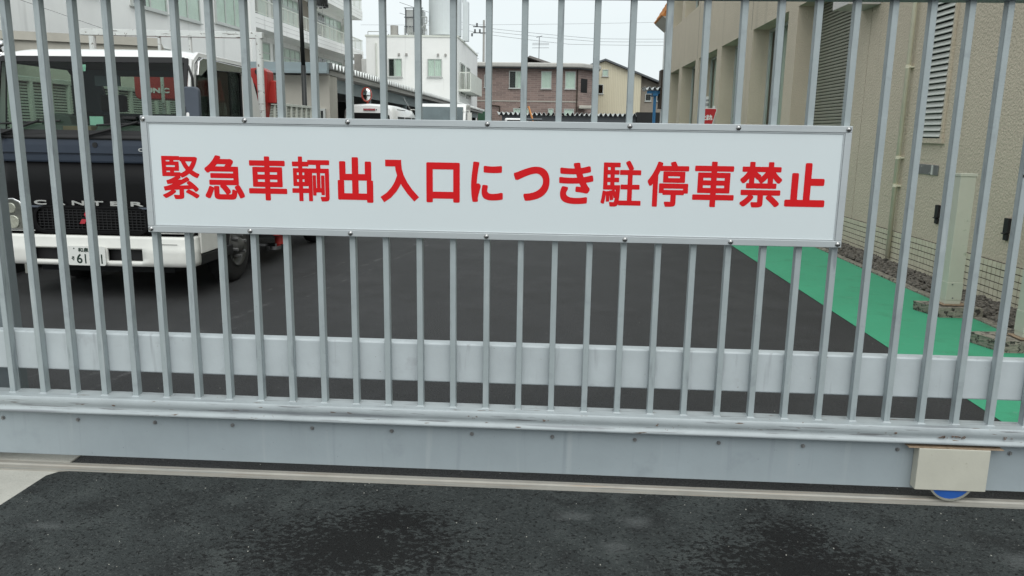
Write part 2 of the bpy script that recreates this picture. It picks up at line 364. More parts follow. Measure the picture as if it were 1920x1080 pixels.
FONT = None
def text_mesh(s, name, m, parent, x0, x1, z0, z1, y, bold=0., depth=.0008):
    """flat lettering fitted to a rectangle, facing -y; bold is a stroke widening in metres (offset copies, each a hair apart)"""
    cu = bpy.data.curves.new(name, 'FONT'); cu.body = s
    to = bpy.data.objects.new(name, cu); COL.objects.link(to)
    bpy.context.view_layer.update()
    dg = bpy.context.evaluated_depsgraph_get()
    me = bpy.data.meshes.new_from_object(to.evaluated_get(dg))
    bpy.data.objects.remove(to)
    xs = [v.co.x for v in me.vertices]; ys = [v.co.y for v in me.vertices]
    if not xs: return None
    a, b, c, d = min(xs), max(xs), min(ys), max(ys)
    O = org(parent); r = bold
    P0 = [(x0 + r + (x1 - x0 - 2 * r) * (v.co.x - a) / (b - a), z0 + r + (z1 - z0 - 2 * r) * (v.co.y - c) / (d - c)) for v in me.vertices]
    F0 = [tuple(f.vertices) for f in me.polygons]
    offs = [(0, 0)]
    if r:                      # square-ended strokes: offsets round a slightly rounded square
        for k in range(16):
            t = 2 * PI * k / 16; cx_, cz_ = math.cos(t), math.sin(t); q = min(1.22, 1 / max(abs(cx_), abs(cz_)))
            offs.append((cx_ * r * q / 1.0, cz_ * r * q / 1.0))
        offs = [(max(-r, min(r, p)), max(-r, min(r, q))) for p, q in offs]
    V, F = [], []
    for k, (dx, dz) in enumerate(offs):
        n0 = len(V); yy = y - depth + k * .000012
        V += [(px + dx - O.x, yy - O.y, pz + dz - O.z) for px, pz in P0]
        F += [tuple(i + n0 for i in f) for f in F0]
    me2 = bpy.data.meshes.new(name); me2.from_pydata(V, [], F); me2.materials.append(m); me2.update()
    o = bpy.data.objects.new(name, me2); COL.objects.link(o); o.parent = parent
    ORIG[o.name] = O.copy()
    return o

def rrect(cx, cz, w_, h_, r, n=4):
    pts = []
    for k, (sx, sz) in enumerate(((1, 1), (-1, 1), (-1, -1), (1, -1))):
        for i in range(n + 1):
            a = PI / 2 * k + PI / 2 * i / n
            pts.append((cx + sx * (w_ / 2 - r) + math.cos(a) * r, cz + sz * (h_ / 2 - r) + math.sin(a) * r))
    return pts

# ================================================================ GROUND
g = B(); g.grid([[(-300, -30, -.03), (700, -30, -.03)], [(-300, 900, -.03), (700, 900, -.03)]])
struct(g.build('ground', M['asphalt_in']), 'dark worn asphalt ground that runs on past the yard')
g = B(); g.grid([[(-14, .005, .0), (2.44, .005, .0)], [(-14, 90, .0), (2.44, 90, .0)]])
struct(g.build('yard_pavement', M['asphalt_in']), 'dark asphalt yard behind the gate with pale tyre scuffs')
# street asphalt in front of the gate, its far left corner rounded where the concrete apron starts
g = B(); poly = [(-2.182, -3.5), (6, -3.5), (6, -.0775), (-2.10, -.0775), (-2.15, -.088), (-2.18, -.13)]
poly += [(-2.184, -.3), (-2.19, -.5), (-2.2, -.8)]
v = [g.bm.verts.new((x, y, .004)) for x, y in poly[:6]] + [g.bm.verts.new((x, y, .004)) for x, y in poly[6:]]
g.bm.faces.new(v)
struct(g.build('street_pavement', M['asphalt_out']), 'blotchy street asphalt in front of the gate with two dark oil stains')
g = B(); g.grid([[(-9, -3.5, -.002), (-2.0, -3.5, -.002)], [(-9, .14, -.002), (-2.0, .14, -.002)]])
g.box(-9, -2.16, .0065, .15, -.001, .006)
struct(g.build('concrete_apron', M['concrete']), 'pale concrete apron at the left end of the gate track')
g = B(); g.box(-9, 7, -.078, .006, -.02, .005)
struct(g.build('track_strip', M['track']), 'flat steel and concrete track the gate rolls on')
g = B(); g.prism([(-.037, .005), (-.030, .010), (-.010, .010), (-.003, .005)], 'x', -9, 7)
struct(g.build('track_rail', M['track']), 'low rolled steel ridge along the middle of the gate track')
g = B(); g.grid([[(2.44, .007, .002), (3.60, .007, .002)], [(2.46, 26, .002), (3.60, 26, .002)]])
struct(g.build('green_path', M['green']), 'bright green coated footpath beside the beige building')
g = B(); g.grid([[(3.6, .05, -.005), (4.3, .05, -.005)], [(3.6, 26, -.005), (4.3, 26, -.005)]])
struct(g.build('soil_strip', M['soil']), 'dark soil strip under the gravel')
g = B()
y = .4
while y < 24:
    L_ = .6
    g.box(3.575 + random.uniform(-.004, .004), 3.665, y + .006, y + L_ - .006, -.02, .018 + random.uniform(-.004, .006)); y += L_
struct(g.build('kerb', M['concrete_dark'], bevel=.006), 'narrow dark kerb between the green path and the gravel')
# gravel
def stones(n, x0, x1, y0, y1, s0, s1):
    bm = bmesh.new(); tmp = bmesh.new(); bmesh.ops.create_icosphere(tmp, subdivisions=1, radius=1)
    base = [v.co.copy() for v in tmp.verts]; fcs = [[v.index for v in f.verts] for f in tmp.faces]; tmp.free()
    for _ in range(n):
        s = random.uniform(s0, s1); sx, sy, sz = s, s * random.uniform(.6, 1), s * random.uniform(.4, .7)
        rot = Matrix.Rotation(random.uniform(0, 6.28), 3, 'Z') @ Matrix.Rotation(random.uniform(-.7, .7), 3, 'X')
        c = Vector((random.uniform(x0, x1), random.uniform(y0, y1), .002 + random.uniform(0, .03)))
        jit = [random.uniform(.75, 1.15) for _ in base]
        vs = [bm.verts.new(rot @ Vector((b.x * sx * j, b.y * sy * j, b.z * sz * j)) + c) for b, j in zip(base, jit)]
        for f in fcs: bm.faces.new([vs[i] for i in f])
    me = bpy.data.meshes.new('gravel'); bm.to_mesh(me); bm.free(); return me
me = stones(5200, 3.68, 4.09, 1.5, 13, .018, .042); me.materials.append(M['stone'])
gr = bpy.data.objects.new('gravel', me); COL.objects.link(gr)
tag(gr, 'grey and brown gravel heaped along the tiled foot of the wall', 'gravel', kind='stuff')
me = stones(700, 3.68, 4.09, 13, 24, .03, .05); me.materials.append(M['stone'])
gr2 = bpy.data.objects.new('far_gravel', me); COL.objects.link(gr2); struct(gr2, 'gravel strip further along the beige wall', 'stuff')
# crumbs and leaf litter on the yard near the gate
bm_ = B()
for _ in range(520):
    x, y_ = random.uniform(-2.3, 3.3), random.choice((random.uniform(-.9, -.08), random.uniform(.06, .6), random.uniform(.06, 3)))
    if y_ > .05 and x > 2.4: continue
    s = random.uniform(.0006, .0019)
    bm_.box(x - s, x + s, y_ - s, y_ + s * random.uniform(.5, 2), .004, .004 + s)
struct(bm_.build('grit', M['concrete']), 'pale grit crumbs scattered over the asphalt by the gate', 'stuff')

# ================================================================ SLIDING GATE
gate = thing('sliding_gate', (0, 0, 0), 'long pale grey sliding gate of square bars over a solid skirt', 'gate')
X0, PCH = -.2788, .1404
bm_ = B(); bm_.box(-.0122, .0122, 0, .037, .3315, 2.012)
bar0 = bm_.build('bar', M['gate'], gate, bevel=.003)
bm_ = B(); bm_.box(-.01235, -.0121, .0042, .0056, .337, 2.008); bm_.box(.0121, .01235, .0042, .0056, .337, 2.008)
seam0 = bm_.build('seam', mat('seam_dark', (.20, .225, .25), .8, var=.4, vs=30), bar0)  # thin dark line along the crease beside each front corner
bar0.location = (X0 - 18 * PCH, 0, 0)
for i in range(-17, 19):
    put(seam0, put(bar0, gate, (X0 + i * PCH + random.uniform(-.0008, .0008), 0, 0), (0, random.uniform(-.0007, .0007), random.uniform(-.012, .012))), (0, 0, 0))
# bottom rail: rolled profile with a hollow and a lip
prof = [(-.038, .3315), (.061, .3315), (.061, .255), (-.020, .255), (-.044, .2585), (-.047, .264), (-.046, .270), (-.040, .276), (-.036, .284), (-.037, .292), (-.041, .300), (-.0425, .309), (-.0425, .326)]
bm_ = B(); bm_.prism(prof, 'x', -3.4, 4.4)
rail = bm_.build('bottom_rail', M['gate_rail'], gate, bevel=.0025)
bm_ = B(); bm_.box(-3.4, 4.4, -.004, .045, .045, .2548)
bm_.build('skirt_panel', M['skirt'], gate, bevel=.003)
bm_ = B(); bm_.cyl((0, -.004, 0), (0, -.008, 0), .0085, 14); bm_.cyl((0, -.008, 0), (0, -.014, 0), .0055, 6)
bolt0 = bm_.build('bolt', M['bolt'], gate)
bolt0.location = (-2.438, 0, .213)
for x in (-2.093, -1.742, -1.392, -1.037, -.686, -.336, .012, .364, .718, 1.07, 1.46, 1.917, 2.27):
    put(bolt0, gate, (x, 0, .2165))
bm_ = B(); bm_.box(-3.4, 4.4, .0385, .1, .430, .604)
bm_.build('cross_beam', M['gate_beam'], gate, bevel=.008)
bm_ = B(); bm_.box(-3.4, 4.4, -.022, .056, 2.009, 2.07)
bm_.build('top_rail', M['gate'], gate, bevel=.003)
# weld collars where bars meet the rail
bm_ = B()
for i in range(-18, 19):
    x = X0 + i * PCH
    bm_.hexa([(x - .017, -.004, .3315), (x + .017, -.004, .3315), (x + .017, .041, .3315), (x - .017, .041, .3315),
              (x - .0125, -.0004, .336), (x + .0125, -.0004, .336), (x + .0125, .0375, .336), (x - .0125, .0375, .336)])
bm_.build('weld_bead', M['gate_rail'], gate)['kind'] = 'stuff'
bm_ = B(); x = -3.3  # broken dark strips along the top of the skirt
while x < 4.3:
    L_ = random.uniform(.02, .16); bm_.box(x, x + L_, -.0050, -.0042, .2546 - random.uniform(.001, .006), .2547); x += L_ + random.uniform(0, .05)
gm = bm_.build('dark_line', M['soil'], gate); gm['kind'] = 'stuff'
# scraped and rusted chips on the rail face
for cx_, cz_, n_c, wd in ((1.66, .292, 26, .055), (1.87, .296, 6, .03), (1.43, .300, 5, .006), (-.02, .302, 5, .012), (-.33, .306, 5, .02), (-1.9, .30, 4, .01), (.45, .300, 3, .005)):
    bm_ = B()
    for _ in range(n_c):
        a_, h_ = cx_ + random.uniform(-wd, wd), cz_ + random.uniform(-.005, .005)
        w1, h1 = random.uniform(.0015, .006), random.uniform(.0008, .003)
        bm_.prism([(a_ - w1, h_), (a_ - w1 * .3, h_ - h1), (a_ + w1, h_ - h1 * .3), (a_ + w1 * .5, h_ + h1), (a_ - w1 * .4, h_ + h1 * .8)], 'y', -.0432, -.0420 + .0015)
    bm_.build('paint_chip', M['rust_dark'], gate)['kind'] = 'stuff'
# roller housing
bm_ = B(); bm_.box(1.527, 1.815, -.052, -.0045, .060, .243)
hs = bm_.build('roller_cover', M['cream_box'], gate, bevel=.003)
bm_ = B(); bm_.box(1.485, 1.866, -.050, -.006, .2435, .2465)
bm_.build('cover_flange', M['rust'], hs)
bm_ = B(); bm_.cyl((1.675, -.046, .108), (1.675, -.006, .108), .093, 40)
wh = bm_.build('roller', M['blue_wheel'], gate, bevel=.004)
bm_ = B(); n_ = 40
o_ = [(1.675 + .0945 * math.cos(2 * PI * k / n_), .108 + .0945 * math.sin(2 * PI * k / n_)) for k in range(n_)]
i_ = [(1.675 + .086 * math.cos(2 * PI * k / n_), .108 + .086 * math.sin(2 * PI * k / n_)) for k in range(n_)]
bm_.ring(o_, i_, 'y', -.049, -.046); bm_.ring(o_, [(1.675 + .0931 * math.cos(2 * PI * k / n_), .108 + .0931 * math.sin(2 * PI * k / n_)) for k in range(n_)], 'y', -.047, -.006)
bm_.build('roller_tread', M['wheel_rub'], wh)

# fixed guide post behind the gate at the left edge
bm_ = B(); bm_.box(-2.78, -2.49, .2, .255, 0, 2.6)
tag(bm_.build('guide_post', M['post_paint'], None, bevel=.004, shift=Vector((-2.53, .27, 0))), 'blue grey steel post behind the left end of the gate', 'post')

# worn tape and scratches on one bar, right side
bm_ = B(); bm_.box(1.8265 - .0124, 1.8265 + .0126, -.0015, .0, 1.365, 1.63)
tp = bm_.build('bare_steel_patch', mat('scraped_steel', (.22, .26, .27), .55, var=.15, vs=30, spots=((.03, .04, .045), 60, .62, .03)), gate)
bm_ = B(); bm_.box(1.8265 - .0126, 1.8265 + .0126, -.002, -.0015, 1.355, 1.366); bm_.box(1.8265 - .0126, 1.8265 + .0126, -.002, -.0015, 1.629, 1.642)
bm_.build('tape_remnant', M['dark'], gate)

# ================================================================ SIGN
sx0, sx1, sz0, sz1 = -1.6955, 1.140, 1.066, 1.541
sign = thing('warning_sign', (-.279, -.02, 1.066), 'long white aluminium framed sign with red Japanese no parking lettering on the gate', 'sign')
bm_ = B(); bm_.box(sx0 + .006, sx1 - .006, -.0185, -.004, sz0 + .006, sz1 - .006)
bm_.build('panel', M['sign_face'], sign)
def strip(pts):
    b = B(); b.hexa(pts); return b
t_ = .026
def fr(x0, x1, z0, z1, mit):
    b = B()
    yf, yb = -.0245, -.0012
    b.box(x0, x1, yf, yb, z0, z1)
    if mit == 'h':       # inner raised lip
        zi = z0 if z0 > 1.3 else z1
        b.box(x0, x1, -.0215, yb, zi - .006 if z0 > 1.3 else zi, zi if z0 > 1.3 else zi + .006)
    else:
        xi = x1 if x0 < 0 else x0
        b.box(xi if x0 < 0 else xi - .006, xi + .006 if x0 < 0 else xi, -.0215, yb, z0, z1)
    return b
fr(sx0, sx1, sz1 - t_, sz1, 'h').build('frame_edge', M['alu'], sign, bevel=.002)
fr(sx0, sx1, sz0, sz0 + t_, 'h').build('frame_edge', M['alu'], sign, bevel=.002)
fr(sx0, sx0 + t_, sz0 + t_ + .0005, sz1 - t_ - .0005, 'v').build('frame_edge', M['alu'], sign, bevel=.002)
fr(sx1 - t_, sx1, sz0 + t_ + .0005, sz1 - t_ - .0005, 'v').build('frame_edge', M['alu'], sign, bevel=.002)
bm_ = B(); tmp = bmesh.new(); bmesh.ops.create_uvsphere(bm_.bm, u_segments=14, v_segments=8, radius=.0082); tmp.free()
for v in bm_.bm.verts: v.co.y *= .62
bm_.cyl((0, .0005, 0), (0, -.0022, 0), .0098, 14)
scr = bm_.build('screw', M['screw'], sign, smooth=True, shift=Vector((0, 0, 0)))
first = True
for i in (-10, -7, -4, 0, 4, 7, 10):
    for z in (1.528, 1.0795):
        loc = Vector((X0 + i * PCH, -.0256, z)) - org(sign)
        if first: scr.location = loc; first = False
        else: put(scr, sign, loc)
CH = [('緊', -1.624, -1.464, 1.205, 1.381), ('急', -1.444, -1.278, 1.207, 1.387), ('車', -1.259, -1.1, 1.207, 1.386), ('輌', -1.078, -0.922, 1.207, 1.388), ('出', -0.889, -0.743, 1.206, 1.389), ('入', -0.714, -0.558, 1.209, 1.381), ('口', -0.525, -0.389, 1.213, 1.374), ('に', -0.343, -0.214, 1.218, 1.38), ('つ', -0.171, -0.027, 1.227, 1.364), ('き', 0.011, 0.148, 1.218, 1.383), ('駐', 0.179, 0.339, 1.211, 1.394), ('停', 0.363, 0.524, 1.214, 1.394), ('車', 0.542, 0.705, 1.217, 1.396), ('禁', 0.726, 0.889, 1.219, 1.398), ('止', 0.904, 1.06, 1.225, 1.397)]
BOLD = dict(緊=.0032, 急=.0046, 車=.0046, 輌=.0034, 出=.0064, 入=.0062, 口=.0068, に=.0058, つ=.0062, き=.0054, 駐=.0033, 停=.0043, 禁=.0046, 止=.0072)
def stroke(b, pts, wid, y_):
    P_ = [Vector((p[0], 0, p[1])) for p in pts]; L1, L2 = [], []
    for i, p in enumerate(P_):
        d = (P_[min(i + 1, len(P_) - 1)] - P_[max(i - 1, 0)]).normalized(); n_ = Vector((-d.z, 0, d.x)) * wid / 2
        L1.append((p.x + n_.x, y_, p.z + n_.z)); L2.append((p.x - n_.x, y_, p.z - n_.z))
    b.grid([L1, L2])
def nyu(x0, x1, z0, z1):
    W_, H_ = x1 - x0, z1 - z0; q = lambda u, v: (x0 + u * W_, z0 + v * H_)
    b = B()
    stroke(b, [q(.14, .925), q(.56, .925)], .0265, -.01955)
    stroke(b, [q(.475, .93), q(.49, .78), q(.54, .62), q(.64, .44), q(.78, .26), q(.955, .085)], .0265, -.01950)
    stroke(b, [q(.545, .66), q(.46, .46), q(.36, .31), q(.22, .17), q(.05, .065)], .0265, -.01945)
    b.build('character', M['red_print'], sign)
for c, x0, x1, z0, z1 in CH:
    if c == '入': nyu(x0, x1, z0, z1); continue
    text_mesh(c, 'character', M['red_print'], sign, x0, x1, z0, z1, -.0187, bold=BOLD[c], depth=.0008)

# ================================================================ window helper
def frame_map(axis, plane, sgn):
    """(u, d, z) -> world; d is distance out of the wall"""
    if axis == 'x': return lambda u, d, z: (u, plane + sgn * d, z)     # wall faces -y/+y, u runs along x
    return lambda u, d, z: (plane + sgn * d, u, z)
def wbox(b, f, u0, u1, d0, d1, z0, z1):
    b.hexa([f(u0, d0, z0), f(u1, d0, z0), f(u1, d1, z0), f(u0, d1, z0), f(u0, d0, z1), f(u1, d0, z1), f(u1, d1, z1), f(u0, d1, z1)])
def window(parent, axis, plane, sgn, u0, u1, z0, z1, cols=2, transom=None, t=.05, curtain=.0, pane='pane', proud=.08, sill=True, fm='alframe'):
    f = frame_map(axis, plane, sgn)
    b = B()
    wbox(b, f, u0, u1, 0, proud, z0, z0 + t); wbox(b, f, u0, u1, 0, proud, z1 - t, z1)
    zs = [z0 + t, z1 - t]
    wbox(b, f, u0, u0 + t, 0, proud, z0 + t, z1 - t); wbox(b, f, u1 - t, u1, 0, proud, z0 + t, z1 - t)
    for k in range(1, cols):
        u = u0 + (u1 - u0) * k / cols
        wbox(b, f, u - t * .45, u + t * .45, 0, proud * .9, z0 + t, z1 - t)
    if transom:
        for k in range(cols):
            ua = u0 + (u1 - u0) * k / cols + t * (.46 if k else 1.0); ub = u0 + (u1 - u0) * (k + 1) / cols - t * (.46 if k < cols - 1 else 1.0)
            wbox(b, f, ua, ub, 0, proud * .85, transom - t * .5, transom + t * .5)
    if sill: wbox(b, f, u0 - t, u1 + t, 0, proud + .05, z0 - .05, z0 - .001)
    w_ = b.build('window', M[fm], parent)
    b = B(); wbox(b, f, u0 + t * .5, u1 - t * .5, .004, .008, z0 + t * .5, z1 - t * .5); b.build('dark_room', M['dark'], w_)  # dark panel stands in for the unlit room behind the pane
    if curtain:
        b = B(); n = max(8, int((u1 - u0) / .05)); rows = []
        ua, ub = u0 + t, u1 - t
        if curtain < 1: ua = u0 + (u1 - u0) * (1 - curtain)
        for z in (z0 + t, z1 - t):
            rows.append([f(ua + (ub - ua) * k / n, .024 + .012 * math.sin(k * 2.1) + .004 * math.sin(k * .7), z) for k in range(n + 1)])
        b.grid(rows); b.build('curtain', M['curtain'], w_, smooth=False)
    b = B()
    for k in range(cols):
        ua = u0 + (u1 - u0) * k / cols + t * .5; ub = u0 + (u1 - u0) * (k + 1) / cols - t * .5
        wbox(b, f, ua, ub, proud * .6, proud * .6 + .004, z0 + t * .6, z1 - t * .6)
    b.build('pane', M[pane], w_)
    return w_
def folded(b, axis, u0, u1, v0, v1, z, h, p, duty=.35, slope=0.):
    """folded-plate roof: ribs repeat along axis (u), sheet runs in v; ends show the trapezoid teeth"""
    pts = []; u = u0
    while u < u1 - 1e-6:
        pts += [(u, 1), (u + p * .12, 1), (u + p * .42, 0), (u + p * .58, 0), (u + p * .88, 1)]
        u += p
    pts.append((min(u, u1 + p), 1))
    rows = []
    for v in (v0, v1):
        zz = z + slope * (v - v0)
        rows.append([((a, v, zz + q * h) if axis == 'x' else (v, a, zz + q * h)) for a, q in pts])
    b.grid(rows)

# ================================================================ BEIGE BUILDING (right)
bld = thing('beige_building', (4.1, 12, 0), 'beige stucco building with deep window recesses and cream tiled foot on the right', 'building')
XW, XR = 4.1, 4.5
bm_ = B()
bm_.box(XW, XR, .6, 7.88, .392, 9.0)
bm_.box(XW, XR, 7.895, 8.45, .392, 9.0)
ops = [(8.45, 11.26), (11.83, 14.46), (15.15, 17.72), (18.28, 20.96), (21.55, 24.22), (24.79, 27.0)]
for a, b_ in ops: bm_.box(XW, XR, a, b_, .392, .9)
jo = [14.6, 21.35]
ys = [8.45]
for a, b_ in ops: bm_.box(XW, XR, a, b_, 3.70, 5.26); bm_.box(XW, XR, a, b_, 7.3, 9.0)
for (a, b_), (c, d) in zip(ops, ops[1:]): bm_.box(XW, XR, b_, c, .392, 9.0)
bm_.box(XW, XR, 27.0, 27.4, .392, 9.0)
bm_.box(XR + .3, XR + 8, .6, 27.4, 0, 9.0)
bm_.box(XR, XR + .3, 27.0, 27.4, 0, 9.0)
bm_.box(XW, XR + 8, .6, 27.4, 9.001, 9.3)
bm_.build('wall', M['stucco'], bld)
bm_ = B(); bm_.box(XW + .006, XW + .012, 7.88, 7.895, .392, 9.0)
for y_ in (14.62, 21.3): bm_.box(XW - .0015, XW + .001, y_ - .008, y_ + .008, 3.72, 9)
bm_.build('sealant_joint', M['mortar'], bld)
# tiles on the foot of the wall
bm_ = B(); bm_.box(XW - .012, XR, .6, 27.4, -.05, .391); bm_.build('tile_bed', M['mortar'], bld)
bm_ = B(); bm_.box(-.004, .004, -.0325, .0325, -.0272, .0272)
t0 = bm_.build('tile', M['tile'], bld, shift=Vector((0, 0, 0)))
O = org(bld); cnt = 0; rest = B()
TP, TZ = .075, .0645
y_ = 3.55
first = True
while y_ < 26:
    for k in range(6):
        z = .36 - k * TZ
        if z < -.03: continue
        dx = random.uniform(-.001, .001)
        if cnt < 298 and y_ < 8.4:
            L_ = Vector((XW - .015 + dx, y_, z)) - O
            if first: t0.location = L_; first = False
            else: put(t0, bld, L_, (0, random.uniform(-.02, .02), 0))
            cnt += 1
        elif y_ < 14:
            rest.box(XW - .019, XW - .011, y_ - .0325, y_ + .0325, z - .0272, z + .0272)
    y_ += TP
rest.build('far_tile', M['tile'], bld)['kind'] = 'stuff'
# windows in the recesses
for j, (a, b_) in enumerate(ops):
    for fl, (z0, z1) in enumerate(((.9, 3.70), (5.26, 7.3))):
        if j == 0 and fl == 0: continue
        b = B(); t = .06
        xa, xb = XR - .06, XR
        b.box(xa, xb, a, a + t, z0, z1); b.box(xa, xb, b_ - t, b_, z0, z1); b.box(xa, xb, a + t, b_ - t, z0, z0 + t); b.box(xa, xb, a + t, b_ - t, z1 - t, z1)
        mid = (a + b_) / 2
        for m_ in (mid - .35, mid + .35): b.box(xa + .006, xb - .006, m_ - .03, m_ + .03, z0 + t, z1 - t)
        w_ = b.build('window', M['alframe'], bld)
        b = B(); b.box(xb - .03, xb - .026, a + t, b_ - t, z0 + t, z1 - t); b.build('pane', M['pane'], w_)
        b = B(); n = 70
        b.grid([[(XR + .07 + .025 * math.sin(k * 1.9), a + (b_ - a) * k / n, z) for k in range(n + 1)] for z in (z0, z1)])
        b.build('curtain', M['curtain'], w_, smooth=False)
# roller shutter in the nearest recess
a, b_ = ops[0]
b = B()
b.box(XR - .10, XR, b_ - .16, b_, .9, 3.70); b.box(XR - .12, XR, a, a + .09, .9, 3.70); b.box(XR - .12, XR - .02, a + .17, a + .24, .9, 3.70); b.box(XR - .10, XR, a + .24, b_ - .16, .9, .98)
sh = b.build('shutter_frame', M['alframe'], bld, bevel=.004)
z = .985; k = 0
slat_bm = B(); slat_bm.prism([(0, 0), (-.028, .008), (-.030, .030), (-.016, .046), (0, .050)], 'y', a + .245, b_ - .165)
s0 = slat_bm.build('slat', M['shutter'], sh, shift=Vector((0, 0, 0)))
O2 = org(sh)
s0.location = Vector((XR - .02, 0, z)) - O2
while z < 3.62:
    z += .052; put(s0, sh, Vector((XR - .02, 0, z)) - O2)
b = B(); b.box(XR - .015, XR + .1, a, b_, .9, 3.7); b.build('shutter_back', M['dark'], bld)
# hood over the recess
b = B(); b.box(XW - .41, XW - .001, 7.62, 8.22, 3.175, 3.6)
b.build('hood', mat('hood_enamel', (.52, .49, .46), .4, var=.05), bld, bevel=.006)
# drain pipe with brackets
b = B(); b.cyl((XW - .05, 6.48, .06), (XW - .05, 6.48, 9), .026, 14)
pp = b.build('drain_pipe', M['pipe'], bld, smooth=True)
for z in (.92, 2.29, 1.25, 3.8):
    b = B(); b.cyl((XW - .05, 6.48, z), (XW - .05, 6.48, z + .035), .031, 14); b.box(XW - .05, XW - .001, 6.43, 6.53, z + .008, z + .026)
    b.build('pipe_bracket', M['pipe'], pp)
# ventilation louvre
b = B(); ya, yb, za, zb = 5.56, 6.05, 1.50, 4.6
b.box(XW - .03, XW - .001, ya - .03, ya, za, zb); b.box(XW - .03, XW - .001, yb, yb + .03, za, zb); b.box(XW - .035, XW - .001, ya - .06, yb + .06, za - .055, za - .001)
lv = b.build('louvre_frame', M['stucco'], bld)
b = B(); b.box(XW - .003, XW - .001, ya, yb, za, zb); b.build('louvre_back', M['dark'], lv)
b = B(); b.prism([(0, 0), (-.036, -.018), (-.040, -.012), (-.004, .036), (0, .036)], 'y', ya + .002, yb - .002)
s1 = b.build('louvre_blade', M['louver'], lv, shift=Vector((0, 0, 0)))
z = za + .03; s1.location = Vector((XW - .004, 0, z)) - O
while z < zb - .1:
    z += .0635; put(s1, lv, Vector((XW - .004, 0, z)) - O)
# steel plate and small hatch below it
b = B(); b.box(XW - .012, XW - .001, 5.55, 6.05, 1.105, 1.215); pl = b.build('steel_plate', M['steelplate'], bld, bevel=.003)
b = B(); b.box(XW - .02, XW - .0125, 5.66, 5.69, 1.11, 1.21)
for y_, z in ((5.93, 1.19), (5.73, 1.125)): b.cyl((XW - .0125, y_, z), (XW - .018, y_, z), .006, 8)
b.build('plate_strap', M['louver'], pl)
for y_ in (5.44, 4.115):
    b = B(); b.box(XW - .03, XW - .001, y_ - .035, y_ + .035, .665, .80); b.box(XW - .025, XW - .001, y_ - .03, y_ + .03, .60, .655); b.box(XW - .04, XW - .001, y_ - .02, y_ + .045, .655, .665)
    b.build('wall_clip', M['black'], bld, bevel=.003)

# guard posts on concrete footings
def guard(px, py, cx, cy, tw, z1, label, lab2, px2=.128):
    t = thing('guard_post', (px, py, .09), label, 'post', 'pale box posts on the green path')
    b = B(); b.box(px, px + px2, py, py + .11, .10, z1); b.build('shaft', M['pale_metal'], t, bevel=.004)
    b = B(); b.box(px - .006, px + px2 + .006, py - .006, py + .116, z1, z1 + .025); b.build('cap', M['pale_metal'], t, bevel=.003)
    b = B(); b.box(px - .003, px + px2 + .003, py - .003, py + .113, .135, .29); sl_ = b.build('sleeve', M['pale_metal'], t, bevel=.002)
    b = B()
    for sx, sz in ((.04, .275), (.055, .155)): b.cyl((px + sx, py - .003, sz), (px + sx, py - .009, sz), .006, 10)
    b.build('bolt', M['bolt'], sl_)
    b = B(); b.box(px - .03, px + px2 + .05, py - .03, py + .14, .093, .1); b.build('foot_plate', M['rust'], t)
    f = thing('concrete_footing', (cx, cy, 0), lab2, 'footing', 'mossy footings of the guard posts')
    b = B(); n = 7; rows = []
    b.hexa([(cx + .015, cy, 0), (cx + .38, cy + .01, 0), (cx + .37, cy + .34, 0), (cx - .075, cy + .30, 0),
            (cx, cy + .012, .085), (cx + .37, cy + .015, .086), (cx + .36, cy + .33, .088), (cx - .085, cy + .29, .084)])
    bmesh.ops.subdivide_edges(b.bm, edges=b.bm.edges, cuts=6, use_grid_fill=True)
    for v in b.bm.verts:
        if v.co.z > .01:
            v.co += Vector((random.uniform(-1, 1), random.uniform(-1, 1), random.uniform(-1, .6))) * .0025
    b.build('block', M['concrete_dark'], f)
guard(3.37, 3.60, 3.275, 3.50, 0, 1.19, 'pale green box post standing on a mossy footing, whole shaft in view', 'mossy concrete footing on the green path, further from the gate')
guard(3.375, 2.46, 3.20, 2.40, 0, 1.22, 'pale green box post at the right edge, nearest the gate', 'mossy concrete footing on the green path, nearest the gate')

# triangular stop sign on a banded stand
st = thing('stop_sign', (3.31, 14, 0), 'small red triangular Japanese stop sign on a stand by the beige wall', 'sign')
b = B(); b.prism([(2.99, 2.05), (3.33, 2.05), (3.352, 2.02), (3.185, 1.33), (3.16, 1.30), (3.135, 1.33), (2.968, 2.02)], 'y', 13.98, 14.0); b.build('board', M['whiteprint'], st)
b = B(); b.prism([(2.995, 2.036), (3.325, 2.036), (3.338, 2.015), (3.165, 1.345), (3.155, 1.345), (2.982, 2.015)], 'y', 13.974, 13.979); b.build('red_face', M['stopred'], st)
text_mesh('止まれ', 'lettering', M['whiteprint'], st, 3.06, 3.27, 1.80, 1.92, 13.9735, bold=.006, depth=.001)
b = B(); b.cyl((3.30, 14.03, 0), (3.30, 14.03, 2.1), .03, 10); b.cyl((3.19, 14.25, 0), (3.19, 14.25, 2.3), .035, 10)
b.build('stand', M['cone'], st)
b = B(); b.cyl((3.19, 14.25, 2.1), (3.19, 14.25, 2.16), .037, 10); b.cyl((3.19, 14.25, 2.2), (3.19, 14.25, 2.24), .037, 10); b.build('band', M['steelplate'], st)

# ================================================================ CRANE TRUCK
TX, TY = -3.975, 3.30
HW = .865
trk = thing('crane_truck', (TX, TY, 0), 'white cab crane truck with dark front and red crane parked behind the gate', 'truck')
def X(a): return TX + a
def Y(a): return TY + a
